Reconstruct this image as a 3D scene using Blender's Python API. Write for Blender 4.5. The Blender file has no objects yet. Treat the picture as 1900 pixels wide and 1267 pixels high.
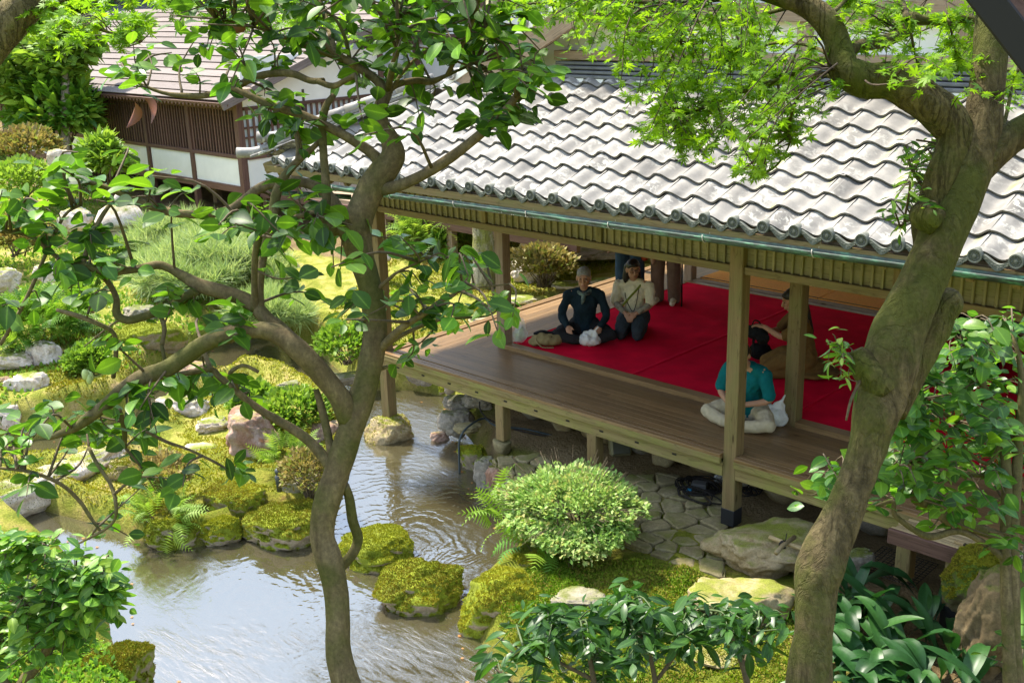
import bpy, bmesh, math, random
import numpy as np
from mathutils import Vector, Matrix
random.seed(7); rng = np.random.default_rng(7)
S = bpy.context.scene; COL = S.collection
R = math.radians
# ---------------------------------------------------------------- camera
FPX, PIT, ROL, YAW = 2026.156, .306254065, -.028845606, 2.34028130
fw = np.array([math.cos(YAW)*math.cos(PIT), math.sin(YAW)*math.cos(PIT), -math.sin(PIT)])
rt0 = np.cross(fw, [0, 0, 1]); rt0 /= np.linalg.norm(rt0); up0 = np.cross(rt0, fw)
cr, sr = math.cos(ROL), math.sin(ROL)
RT = cr*rt0 + sr*up0; UP = -sr*rt0 + cr*up0
CAM = np.array([9.4225, -7.7153, 3.9])
cd = bpy.data.cameras.new('camera'); cam = bpy.data.objects.new('camera', cd); COL.objects.link(cam)
cd.sensor_width = 36; cd.lens = FPX*36/1900; cd.clip_start = .05; cd.clip_end = 2000
cam.matrix_world = Matrix(((RT[0], UP[0], -fw[0], CAM[0]), (RT[1], UP[1], -fw[1], CAM[1]), (RT[2], UP[2], -fw[2], CAM[2]), (0, 0, 0, 1)))
S.camera = cam
# ---------------------------------------------------------------- light
SUN_DIR = Vector((-.52, -.04, .85)).normalized()      # from the ground to the sun
W = bpy.data.worlds.new('World'); S.world = W; W.use_nodes = True
nt = W.node_tree; bg = nt.nodes['Background']; sky = nt.nodes.new('ShaderNodeTexSky')
sky.sky_type = 'NISHITA'; sky.sun_disc = False
sky.sun_elevation = math.asin(SUN_DIR.z); sky.sun_rotation = math.atan2(SUN_DIR.x, SUN_DIR.y)
sky.air_density = 1.0; sky.dust_density = 4.0; sky.ozone_density = 1.0
bg.inputs[1].default_value = .15
# thin bright cloud over most of the sky
_tc = nt.nodes.new('ShaderNodeTexCoord'); _nz = nt.nodes.new('ShaderNodeTexNoise'); _nz.inputs['Scale'].default_value = 2.2; _nz.inputs['Detail'].default_value = 6; nt.links.new(_tc.outputs['Generated'], _nz.inputs['Vector'])
_rp = nt.nodes.new('ShaderNodeValToRGB'); nt.links.new(_nz.outputs['Fac'], _rp.inputs[0]); _rp.color_ramp.elements[0].position = .34; _rp.color_ramp.elements[0].color = (.25, .25, .25, 1); _rp.color_ramp.elements[1].position = .6; _rp.color_ramp.elements[1].color = (.95, .95, .95, 1)
_mx = nt.nodes.new('ShaderNodeMix'); _mx.data_type = 'RGBA'; nt.links.new(_rp.outputs[0], _mx.inputs[0]); nt.links.new(sky.outputs[0], _mx.inputs[6]); _mx.inputs[7].default_value = (3.8, 4.8, 6.4, 1); nt.links.new(_mx.outputs[2], bg.inputs[0])
sl = bpy.data.lights.new('sun', 'SUN'); sl.energy = 5.0; sl.angle = R(4); sl.color = (1, .93, .80)
so = bpy.data.objects.new('sun', sl); COL.objects.link(so)
so.rotation_euler = SUN_DIR.to_track_quat('Z', 'Y').to_euler()
S.view_settings.view_transform = 'Standard'; S.view_settings.look = 'None'
S.view_settings.exposure = 1.35; S.view_settings.gamma = 1; S.view_settings.use_curve_mapping = False
S.render.engine = 'CYCLES'; S.cycles.max_bounces = 8; S.cycles.diffuse_bounces = 4; S.cycles.glossy_bounces = 3
S.cycles.transmission_bounces = 4; S.cycles.transparent_max_bounces = 8; S.cycles.use_denoising = True
S.cycles.sample_clamp_indirect = 6
# ---------------------------------------------------------------- where a point of the photograph lies in the place
def ray(x, y): return RT*((x-950)/FPX) + UP*(-(y-633.5)/FPX) + fw
def pz(x, y, z): r = ray(x, y); return CAM + r*((z-CAM[2])/r[2])
def pv(x, y, v): r = ray(x, y); return CAM + r*((v-CAM[1])/r[1])
def pu(x, y, u): r = ray(x, y); return CAM + r*((u-CAM[0])/r[0])
def pd(x, y, d): return CAM + ray(x, y)*d
# ---------------------------------------------------------------- noise
def _h(ix, iy, iz):
    n = (ix.astype(np.int64)*374761393 + iy.astype(np.int64)*668265263 + iz.astype(np.int64)*2147483647) & 0x7fffffff
    n = ((n ^ (n >> 13))*1274126177) & 0x7fffffff
    return ((n ^ (n >> 16)) & 0xffff)/65535.
def vn(p, s=1., seed=0):
    p = np.asarray(p, float)*s + seed*17.31; i = np.floor(p); f = p-i; f = f*f*(3-2*f)
    x, y, z = i[..., 0], i[..., 1], i[..., 2]; o = 0
    for dx in (0, 1):
        for dy in (0, 1):
            for dz in (0, 1):
                w = (f[..., 0] if dx else 1-f[..., 0])*(f[..., 1] if dy else 1-f[..., 1])*(f[..., 2] if dz else 1-f[..., 2])
                o = o + w*_h(x+dx, y+dy, z+dz)
    return o*2-1
def fbm(p, s=1., o=4, seed=0):
    r = 0; a = 1
    for k in range(o): r = r + a*vn(p, s*2**k, seed+k); a *= .5
    return r
# ---------------------------------------------------------------- objects
def props(o, label=None, cat=None, group=None, kind=None):
    for k, v in (('label', label), ('category', cat), ('group', group), ('kind', kind)):
        if v: o[k] = v
    return o
PW = {}
def ob(name, me, m=None, parent=None, mw=None):
    o = bpy.data.objects.new(name, me); COL.objects.link(o)
    if m is not None and me is not None and not me.materials: me.materials.append(m)
    mw = Matrix.Identity(4) if mw is None else mw
    if parent is not None:
        o.parent = parent; o.matrix_basis = PW[parent.name].inverted() @ mw
    else: o.matrix_basis = mw
    PW[o.name] = mw
    return o
def T(p): return Matrix.Translation(Vector(p))
def thing(name, label, cat, loc=(0, 0, 0), group=None, rz=0):
    return props(ob(name, None, mw=T(loc) @ Matrix.Rotation(rz, 4, 'Z')), label, cat, group)
def mesh(name, v, f, smooth=False, var=None, m=None, mid=None):
    me = bpy.data.meshes.new(name); v = np.asarray(v, np.float32)
    if isinstance(f, np.ndarray) and f.ndim == 2:
        k = f.shape[1]; me.vertices.add(len(v)); me.vertices.foreach_set('co', v.ravel())
        me.loops.add(f.size); me.loops.foreach_set('vertex_index', f.astype(np.int32).ravel())
        me.polygons.add(len(f)); me.polygons.foreach_set('loop_start', np.arange(0, f.size, k, dtype=np.int32))
        me.polygons.foreach_set('loop_total', np.full(len(f), k, np.int32)); me.update(calc_edges=True); me.validate()
    else:
        me.from_pydata([tuple(map(float, a)) for a in v], [], [tuple(int(i) for i in q) for q in f]); me.update()
    if smooth: me.polygons.foreach_set('use_smooth', np.ones(len(me.polygons), bool))
    if var is not None:
        at = me.attributes.new('var', 'FLOAT', 'POINT'); at.data.foreach_set('value', np.asarray(var, np.float32))
    if mid is not None:
        at = me.attributes.new('mid', 'FLOAT', 'POINT'); at.data.foreach_set('value', np.asarray(mid, np.float32))
    if m is not None: me.materials.append(m)
    return me
def frame(d, roll=(0, 0, 1)):
    x = Vector(d).normalized(); z = Vector(roll); z = z - x*z.dot(x)
    if z.length < 1e-4: z = Vector((0, 1, 0)); z = z - x*z.dot(x)
    z.normalize(); y = z.cross(x)
    return Matrix(((x.x, y.x, z.x), (x.y, y.y, z.y), (x.z, y.z, z.z)))
_bx = {}
def boxme(lx, ly, lz, bev=.004):
    k = (round(lx, 3), round(ly, 3), round(lz, 3), bev)
    if k not in _bx:
        bm = bmesh.new(); bmesh.ops.create_cube(bm, size=1)
        bmesh.ops.scale(bm, vec=(lx, ly, lz), verts=bm.verts)
        if bev: bmesh.ops.bevel(bm, geom=bm.edges[:], offset=bev, segments=1, affect='EDGES')
        me = bpy.data.meshes.new('board'); bm.to_mesh(me); bm.free(); _bx[k] = me
    return _bx[k]
_mm = {}
def withmat(me, m):
    if not me.materials: me.materials.append(m); return me
    if me.materials[0] == m: return me
    k = (me.name, m.name)
    if k not in _mm: c = me.copy(); c.materials.clear(); c.materials.append(m); _mm[k] = c
    return _mm[k]
def box(name, c, size, m, parent=None, rot=None, bev=.004):       # local x runs along size[0]
    me = withmat(boxme(*size, bev), m)
    mw = T(c) @ (rot.to_4x4() if rot else Matrix.Identity(4))
    return ob(name, me, m, parent, mw)
def beam(name, a, b, w, h, m, parent=None, bev=.004, up=(0, 0, 1)):   # grain runs from a to b; w across, h along up
    a = Vector(a); b = Vector(b); return box(name, (a+b)/2, ((b-a).length, w, h), m, parent, frame(b-a, up), bev)
def post(name, x, y, z0, z1, w, m, parent=None, bev=.006):
    return beam(name, (x, y, z0), (x, y, z1), w, w, m, parent, bev, up=(1, 0, 0))
def cr_path(P, n):
    P = np.asarray(P, float); P = np.vstack([2*P[0]-P[1], P, 2*P[-1]-P[-2]]); o = []
    for i in range(1, len(P)-2):
        for t in np.linspace(0, 1, n, endpoint=False):
            a, b, c, d = P[i-1:i+3]
            o.append(.5*((2*b)+(c-a)*t+(2*a-5*b+4*c-d)*t*t+(3*b-a-3*c+d)*t**3))
    o.append(P[-2]); return np.array(o)
def tube_vf(P, r, seg=8, cap=True, rough=0., seed=0, sub=3, rs=6.):
    """a round tube through P with radius r at each point"""
    Q = np.column_stack([np.asarray(P, float), np.broadcast_to(r, len(P))])
    Q = cr_path(Q, sub) if sub > 1 and len(Q) > 2 else Q
    p = Q[:, :3]; rad = np.maximum(Q[:, 3], 5e-4)
    d = np.gradient(p, axis=0); d /= np.linalg.norm(d, axis=1)[:, None]+1e-9
    n = np.cross(d[0], [.3, .2, 1.]); n /= np.linalg.norm(n)+1e-9; N = []
    for k in range(len(p)):
        n = n - d[k]*np.dot(n, d[k]); n /= np.linalg.norm(n)+1e-9; N.append(n)
    N = np.array(N); B = np.cross(d, N); a = np.linspace(0, 2*math.pi, seg, endpoint=False)
    ring = N[:, None, :]*np.cos(a)[None, :, None] + B[:, None, :]*np.sin(a)[None, :, None]
    v = p[:, None, :] + ring*rad[:, None, None]
    if rough: v = v + ring*(rad[:, None]*rough*fbm(v, rs, 3, seed))[..., None]
    v = v.reshape(-1, 3); m_ = len(p); f = []
    i, j = np.meshgrid(np.arange(m_-1), np.arange(seg), indexing='ij'); j2 = (j+1) % seg
    f = np.stack([i*seg+j, i*seg+j2, (i+1)*seg+j2, (i+1)*seg+j], -1).reshape(-1, 4)
    F = [tuple(q) for q in f]
    if cap: F += [tuple(range(seg))[::-1], tuple(range((m_-1)*seg, m_*seg))]
    return v, F
def join_vf(L):
    V, F, o = [], [], 0
    for v, f in L:
        V.append(np.asarray(v, float)); F += [tuple(i+o for i in q) for q in f]; o += len(v)
    return np.vstack(V), F
def tube(name, P, r, m, parent=None, seg=8, rough=0., seed=0, sub=3, rs=6.):
    v, f = tube_vf(P, r, seg, True, rough, seed, sub, rs); c = np.asarray(P[0], float)
    return ob(name, mesh(name, v-c, f, True), m, parent, T(c))
def cloud(tv, tf, M, pos, var):
    """many copies of one small shape as one mesh: M (N,3,3), pos (N,3)"""
    N = len(pos); n = len(tv); tv = np.asarray(tv, float)
    V = np.einsum('nij,kj->nki', M, tv) + pos[:, None, :]
    F = (np.asarray(tf)[None] + (np.arange(N)*n)[:, None, None]).reshape(-1, len(tf[0]))
    return V.reshape(-1, 3), F, np.repeat(var, n)
def leaf_axes(d, nrm, s, w=1.):
    """rotation*scale with local y along d, z near nrm"""
    d = d/(np.linalg.norm(d, axis=1)[:, None]+1e-9); nrm = nrm - d*(nrm*d).sum(1)[:, None]
    nrm = nrm/(np.linalg.norm(nrm, axis=1)[:, None]+1e-9); x = np.cross(d, nrm)
    s = np.broadcast_to(s, len(d))[:, None]
    return np.stack([x*s*w, d*s, nrm*s], -1)
# ---------------------------------------------------------------- materials
def mk(name):
    m = bpy.data.materials.new(name); m.use_nodes = True; n = m.node_tree; b = n.nodes['Principled BSDF']; return m, n, b
def nd(n, t, **k):
    a = n.nodes.new('ShaderNode'+t)
    for x, y in k.items():
        if x.startswith('i_'):
            key = x[2:]; key = int(key) if key.isdigit() else key.replace('_', ' ')
            if hasattr(y, 'node') and hasattr(y, 'is_output'): n.links.new(y, a.inputs[key])
            else: a.inputs[key].default_value = y
        else: setattr(a, x, y)
    return a
def c4(c): return (*c, 1)
def ramp(n, fac, stops, interp='LINEAR'):
    r = nd(n, 'ValToRGB'); n.links.new(fac, r.inputs[0]); e = r.color_ramp; e.interpolation = interp
    while len(e.elements) < len(stops): e.elements.new(.5)
    for q, (p, c) in zip(e.elements, stops): q.position = p; q.color = c4(c) if len(c) == 3 else c
    return r.outputs[0]
def mixc(n, fac, a, b, mode='MIX'):
    x = n.nodes.new('ShaderNodeMix'); x.data_type = 'RGBA'; x.blend_type = mode
    for k, v in ((0, fac), (6, a), (7, b)):
        if hasattr(v, 'is_output'): n.links.new(v, x.inputs[k])
        else: x.inputs[k].default_value = v if k == 0 else c4(v)
    return x.outputs[2]
def math_(n, op, a, b=0., c=0.):
    x = nd(n, 'Math', operation=op)
    for k, v in ((0, a), (1, b), (2, c)):
        if hasattr(v, 'is_output'): n.links.new(v, x.inputs[k])
        else: x.inputs[k].default_value = v
    return x.outputs[0]
def noise(n, vec, scale, detail=4., rough=.55, dist=0.):
    a = nd(n, 'TexNoise', i_Scale=scale, i_Detail=detail, i_Roughness=rough, i_Distortion=dist)
    if vec is not None: n.links.new(vec, a.inputs['Vector'])
    return a.outputs['Fac']
def objrand(n): return nd(n, 'ObjectInfo').outputs['Random']
def coords(n, scale=(1, 1, 1), shift=True):
    tc = nd(n, 'TexCoord'); mp = nd(n, 'Mapping'); n.links.new(tc.outputs['Object'], mp.inputs[0]); mp.inputs['Scale'].default_value = scale
    if shift:
        cb = nd(n, 'CombineXYZ'); r = objrand(n)
        for k, q in enumerate((37., 91., 53.)): n.links.new(math_(n, 'MULTIPLY', r, q), cb.inputs[k])
        n.links.new(cb.outputs[0], mp.inputs['Location'])
    return mp.outputs[0]
def worldpos(n): return nd(n, 'NewGeometry').outputs['Position']
def bump(n, b, h, strength=.3, dist=.01):
    a = nd(n, 'Bump', i_Strength=strength, i_Distance=dist); n.links.new(h, a.inputs['Height']); n.links.new(a.outputs[0], b.inputs['Normal'])
def wood(name, c1, c2, rough=.7, moss=None, gr=22., var=.35, spec=.3, grime=.5):
    m, n, b = mk(name); v = coords(n, (.7, gr, gr)); a = noise(n, v, 2.2, 6, .65, .6); v2 = coords(n, (1.2, 3, 3)); d = noise(n, v2, 3., 4)
    col = ramp(n, a, [(.3, c1), (.62, c2), (.78, [x*.55 for x in c1])])
    r = objrand(n); k = math_(n, 'MULTIPLY_ADD', r, var*2, 1-var)
    col = mixc(n, 1., col, nd(n, 'CombineColor', i_0=k, i_1=k, i_2=k).outputs[0], 'MULTIPLY')
    if moss: col = mixc(n, math_(n, 'MULTIPLY', ramp(n, d, [(.42, (0, 0, 0)), (.66, (1, 1, 1))]), grime), col, moss)
    ck = math_(n, 'ABSOLUTE', math_(n, 'SUBTRACT', noise(n, coords(n, (.9, gr*.55, gr*.55)), 1.6, 3, .5, .3), .5)); col = mixc(n, 1., col, ramp(n, ck, [(.0, (.6, .58, .54)), (.018, (1, 1, 1))]), 'MULTIPLY')
    kn = nd(n, 'TexVoronoi', i_Scale=1.3); n.links.new(coords(n, (1, 4, 4)), kn.inputs['Vector']); col = mixc(n, 1., col, ramp(n, kn.outputs['Distance'], [(.03, (.35, .28, .22)), (.075, (1, 1, 1))]), 'MULTIPLY')
    n.links.new(col, b.inputs['Base Color']); b.inputs['Roughness'].default_value = rough
    b.inputs['Specular IOR Level'].default_value = spec; bump(n, b, a, .35, .004); return m
def plain(name, c, rough=.6, nz=0., sc=30., spec=.4, metal=0., bmp=0.):
    m, n, b = mk(name); b.inputs['Base Color'].default_value = c4(c); b.inputs['Roughness'].default_value = rough
    b.inputs['Specular IOR Level'].default_value = spec; b.inputs['Metallic'].default_value = metal
    if nz or bmp:
        a = noise(n, coords(n, shift=False), sc, 5)
        if nz: n.links.new(ramp(n, a, [(.3, [x*(1-nz) for x in c]), (.7, [min(1, x*(1+nz)) for x in c])]), b.inputs['Base Color'])
        if bmp: bump(n, b, a, bmp, .01)
    return m
def leafm(name, cs, tr, rough=.35, tmix=.4, spec=.5):
    """cs: colours over the per-leaf variation; tr: light that comes through"""
    m, n, b = mk(name); at = nd(n, 'Attribute', attribute_name='var').outputs['Fac']
    f = math_(n, 'FRACT', math_(n, 'ADD', at, objrand(n)))
    st = [(i/(len(cs)-1), c) for i, c in enumerate(cs)]; col = ramp(n, f, st)
    md = math_(n, 'POWER', nd(n, 'Attribute', attribute_name='mid').outputs['Fac'], 14.); col = mixc(n, math_(n, 'MULTIPLY', md, .5), col, [min(1, x*1.9+.02) for x in cs[-1]])
    sp = noise(n, coords(n), 40., 3); col = mixc(n, .35, col, mixc(n, 1., col, ramp(n, sp, [(.3, (.55, .55, .5)), (.7, (1.5, 1.5, 1.3))]), 'MULTIPLY'))
    n.links.new(col, b.inputs['Base Color']); b.inputs['Roughness'].default_value = rough; b.inputs['Specular IOR Level'].default_value = spec
    t = nd(n, 'BsdfTranslucent'); n.links.new(mixc(n, 1., col, tr, 'MULTIPLY'), t.inputs[0])
    x = nd(n, 'MixShader', i_0=tmix); n.links.new(b.outputs[0], x.inputs[1]); n.links.new(t.outputs[0], x.inputs[2])
    n.links.new(x.outputs[0], n.nodes['Material Output'].inputs[0]); return m
def stone(name, cs, moss=None, cover=.5, mossc=(.16, .19, .02), moss2=(.09, .12, .015), sc=5., rough=.85, edge=.12):
    m, n, b = mk(name); v = coords(n); a = noise(n, v, sc, 8, .62, .4); f = noise(n, v, sc*9, 5, .7)
    col = ramp(n, a, [(i*.5/(len(cs)-1)+.25, c) for i, c in enumerate(cs)])
    col = mixc(n, .45, col, mixc(n, 1., col, ramp(n, f, [(.3, (.3, .3, .3)), (.7, (1.6, 1.6, 1.6))]), 'MULTIPLY'))
    h = math_(n, 'ADD', math_(n, 'MULTIPLY', a, .6), math_(n, 'MULTIPLY', f, .25))
    if moss:
        g = nd(n, 'NewGeometry'); sx = nd(n, 'SeparateXYZ'); n.links.new(g.outputs['Normal'], sx.inputs[0])
        q = noise(n, v, sc*.7, 6, .65)
        k = math_(n, 'ADD', math_(n, 'MULTIPLY', sx.outputs[2], .55), q)
        lo = 1.25-cover*.9
        k = nd(n, 'MapRange', i_1=lo-edge, i_2=lo+edge); n.links.new(math_(n, 'ADD', math_(n, 'MULTIPLY', sx.outputs[2], .55), q), k.inputs[0])
        mn = noise(n, v, 3.2, 6, .7); fine = noise(n, v, 120., 3, .8)
        mc = ramp(n, mn, [(.3, moss2), (.55, mossc), (.75, [x*1.25 for x in mossc])])
        mc = mixc(n, 1., mc, ramp(n, fine, [(.25, (.25, .3, .2)), (.7, (1.5, 1.45, 1.2))]), 'MULTIPLY')
        col = mixc(n, k.outputs[0], col, mc); h = math_(n, 'ADD', h, math_(n, 'MULTIPLY', fine, math_(n, 'MULTIPLY', k.outputs[0], .5)))
    n.links.new(col, b.inputs['Base Color']); b.inputs['Roughness'].default_value = rough; b.inputs['Specular IOR Level'].default_value = .25
    bump(n, b, h, .7, .02); return m
# ---------------------------------------------------------------- materials in use
WD_DECK = wood('deck_wood', (.135, .077, .030), (.215, .132, .058), .38, gr=26, var=.2, spec=.42)
WD_OLD = wood('weathered_wood', (.15, .10, .042), (.24, .168, .075), .75, moss=(.16, .15, .05), var=.18, grime=.55)
WD_PANEL = wood('panel_wood', (.19, .155, .072), (.27, .225, .115), .8, moss=(.15, .16, .05), var=.15, grime=.4)
WD_BEAM = wood('edge_beam_wood', (.16, .115, .045), (.28, .22, .09), .75, moss=(.23, .22, .055), var=.15, grime=.8)
WD_BROWN = wood('brown_wood', (.085, .042, .032), (.15, .082, .062), .6, var=.2)
WD_TAN = wood('tan_wood', (.25, .17, .11), (.36, .27, .19), .7, var=.15)
WD_GREY = wood('grey_roof_board', (.115, .088, .08), (.175, .145, .133), .75, var=.15)
PLASTER = plain('plaster', (.78, .77, .72), .9, .05, 3., .1)
DARK = plain('dark_void', (.008, .007, .006), .9)
TATAMI = plain('tatami_mat', (.80, .36, .07), .75, .12, 60., .2)
FELT = plain('red_felt', (.60, .004, .030), .95, .25, 2.2, .05, bmp=.3)
PALE = plain('pale_binding', (.5, .45, .4), .8)
SOILM = None
def tile_mat():
    m, n, b = mk('roof_tile'); v = coords(n); tc = nd(n, 'TexCoord'); a = noise(n, v, 4., 6, .6); f = noise(n, v, 14., 6, .7, .5)
    col = ramp(n, a, [(.28, (.14, .132, .122)), (.5, (.235, .22, .20)), (.72, (.33, .305, .27))])
    r = objrand(n); k = math_(n, 'MULTIPLY_ADD', r, .5, .68); col = mixc(n, 1., col, nd(n, 'CombineColor', i_0=k, i_1=k, i_2=k).outputs[0], 'MULTIPLY')
    lich = ramp(n, f, [(.50, (0, 0, 0)), (.60, (1, 1, 1))]); lich = math_(n, 'MULTIPLY', lich, ramp(n, noise(n, v, 2.2), [(.45, (0, 0, 0)), (.62, (1, 1, 1))]))
    col = mixc(n, lich, col, (.52, .50, .44))
    sx = nd(n, 'SeparateXYZ'); n.links.new(tc.outputs['Object'], sx.inputs[0])
    band = math_(n, 'SUBTRACT', 1., math_(n, 'MULTIPLY', math_(n, 'ABSOLUTE', math_(n, 'SUBTRACT', sx.outputs[0], .175)), 28.))
    mo = math_(n, 'MULTIPLY', nd(n, 'Clamp', i_0=band).outputs[0], ramp(n, noise(n, v, 7.), [(.42, (0, 0, 0)), (.66, (1, 1, 1))]))
    col = mixc(n, math_(n, 'MULTIPLY', mo, math_(n, 'GREATER_THAN', r, .45)), col, (.30, .31, .09))
    n.links.new(col, b.inputs['Base Color']); b.inputs['Roughness'].default_value = .5; b.inputs['Specular IOR Level'].default_value = .35
    bump(n, b, f, .15, .01); return m
TILE = tile_mat()
TILED = plain('dark_ridge_tile', (.12, .125, .13), .6, .25, 12.)
TILEF = plain('tile_face', (.115, .12, .10), .75, .25, 25.)
def copper_mat():
    m, n, b = mk('copper_patina'); a = noise(n, coords(n, (1.5, 6, 6), False), 4., 6, .7)
    n.links.new(ramp(n, a, [(.40, (.016, .022, .016)), (.52, (.03, .065, .042)), (.62, (.065, .19, .105)), (.76, (.15, .30, .19))]), b.inputs['Base Color'])
    b.inputs['Roughness'].default_value = .5; return m
COPPER = copper_mat()
ROCK_PALE = stone('pale_rock', [(.22, .16, .11), (.48, .39, .32), (.62, .54, .47), (.30, .20, .13)], True, .32, sc=4.5)
ROCK_GREY = stone('grey_rock', [(.13, .12, .09), (.26, .23, .18), (.33, .29, .24)], True, .3, (.12, .14, .03), (.07, .09, .02))
ROCK_RUST = stone('rusty_rock', [(.14, .07, .04), (.27, .15, .10), (.36, .26, .21), (.22, .10, .045)], True, .25, (.20, .19, .025))
ROCK_TAN = stone('tan_rock', [(.17, .12, .055), (.29, .22, .115), (.37, .30, .18), (.23, .165, .08)], True, .30, (.20, .22, .04), (.12, .14, .02), sc=6)
ROCK_MOSS = stone('moss_rock', [(.22, .17, .10), (.36, .30, .22)], True, .88, (.21, .25, .018), (.10, .12, .012), edge=.08)
FLAG = stone('flagstone', [(.15, .12, .06), (.24, .20, .105), (.30, .255, .15)], True, .16, (.15, .17, .03), (.1, .11, .02), sc=3.5)
FLAGP = stone('pale_flagstone', [(.36, .30, .26), (.50, .44, .39), (.58, .52, .47)], True, .18, sc=4)
# ---------------------------------------------------------------- pond outline and ground
WZ = -1.1
def poly(P, z=WZ): return np.array([pz(x, y, z)[:2] for x, y in P])
POND = poly([(1040, 1400), (985, 1290), (905, 1195), (878, 1120), (960, 1050), (1000, 1005), (945, 965), (925, 905), (905, 850), (865, 800), (850, 760),
    (830, 735), (770, 722), (690, 722), (655, 715), (640, 690), (600, 655), (540, 640), (480, 600), (455, 560), (430, 570), (420, 615), (380, 650), (335, 690), (290, 705), (262, 740), (240, 772),
    (120, 805), (0, 822), (-200, 845), (-330, 920), (-140, 965), (30, 985), (120, 1040), (190, 1130), (215, 1230), (330, 1420), (700, 1700)])
ISLE = poly([(-120, 985), (60, 935), (150, 960), (215, 975), (290, 1010), (350, 1015), (450, 990), (480, 970), (600, 965), (640, 900), (650, 830), (620, 770), (560, 720), (500, 705), (455, 700), (420, 725), (360, 738), (320, 760),
    (300, 800), (230, 850), (120, 870), (-20, 890), (-160, 930)])
def sdist(px, py, P):                                              # signed distance, negative inside
    d = np.full(px.shape, 1e9); ins = np.zeros(px.shape, bool); n = len(P)
    for i in range(n):
        a, b = P[i], P[(i+1) % n]; e = b-a
        t = np.clip(((px-a[0])*e[0]+(py-a[1])*e[1])/(e@e+1e-12), 0, 1)
        d = np.minimum(d, np.hypot(px-a[0]-t*e[0], py-a[1]-t*e[1]))
        c = ((a[1] > py) != (b[1] > py)); x = (b[0]-a[0])*(py-a[1])/(b[1]-a[1]+1e-12)+a[0]; ins ^= c & (px < x)
    return np.where(ins, -d, d)
def ground_z(x, y):
    x = np.asarray(x, float); y = np.asarray(y, float)
    back = np.clip((-x-.2)/4, 0, 1)                                 # the garden behind the veranda
    z = -.74 + .12*back
    z = z + .30*np.clip((y-.85)/.35, 0, 1)*np.clip((9-y)/2, 0, 1)*np.clip((x-.1)/.6, 0, 1) + np.clip(-x/1.5, 0, 1)*(.05+.14*np.clip((y-5.5)/2, 0, 1)*np.clip((x+9)/2, 0, 1))   # drier ground under the floor and behind it
    z = z + .35*np.clip((-x-7)/6, 0, 1)*np.clip((2.8-y)/2.5, 0, 1) + 1.2*np.clip((-x-13)/8, 0, 1)*np.clip((3.2-y)/3, 0, 1)
    z = z + .45*np.clip((-4.6-y)/1.2, 0, 1)*np.clip((6-x)/2, 0, 1)*np.clip((-x+2.2)/2, 0, 1)   # bank on the left
    z = z + np.clip(np.maximum(-y-30, np.maximum(y-26, np.maximum(-x-34, x-20)))*.35, 0, 14)       # wooded hills all round
    p = np.stack([x, y, np.zeros_like(x)], -1); z = z + .05*fbm(p, 1.3, 5, 3) + .03*vn(p, 5.) + .012*vn(p, 13.)
    sd = np.maximum(sdist(x, y, POND), -sdist(x, y, ISLE)-0.0); sh = np.clip((.12-sd)/.35, 0, 1)
    isl = np.clip((-sdist(x, y, ISLE))/1., 0, 1)
    z = z*(1-sh) + (-1.55)*sh + isl*(1-sh)*.02
    ki = isl*(1-sh); z = z*(1-np.clip(ki*3, 0, 1))+(-.99+.10*ki+.05*fbm(p, 1.6, 4, 8))*np.clip(ki*3, 0, 1)
    return z
def grid_lines(lo, hi, a, b, s):
    L = list(np.arange(a, b, s)); d = s
    while L[-1] < hi: d *= 1.16; L.append(L[-1]+d)
    d = s
    while L[0] > lo: d *= 1.16; L.insert(0, L[0]-d)
    return np.array(L)
gx = grid_lines(-260, 240, -12, 9, .11); gy = grid_lines(-240, 260, -7.5, 7.5, .11)
GX, GY = np.meshgrid(gx, gy, indexing='ij'); GZ = ground_z(GX, GY)
nx, ny = GX.shape; I, J = np.meshgrid(np.arange(nx-1), np.arange(ny-1), indexing='ij')
gf = np.stack([I*ny+J, (I+1)*ny+J, (I+1)*ny+J+1, I*ny+J+1], -1).reshape(-1, 4)
bare = np.clip(1-np.abs(GY-1.0)/1.7, 0, 1)*np.clip((GX-.3)/1., 0, 1)*(GX < 12)      # trodden soil by and under the floor
bare = np.maximum(bare, np.clip((GX-5.4)/.6, 0, 1)*np.clip((GY+1.6)/.8, 0, 1))
bare = np.maximum(bare, np.clip((GY-3.6)/.8, 0, 1)*np.clip((-GX-5.2)/1, 0, 1))
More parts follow.
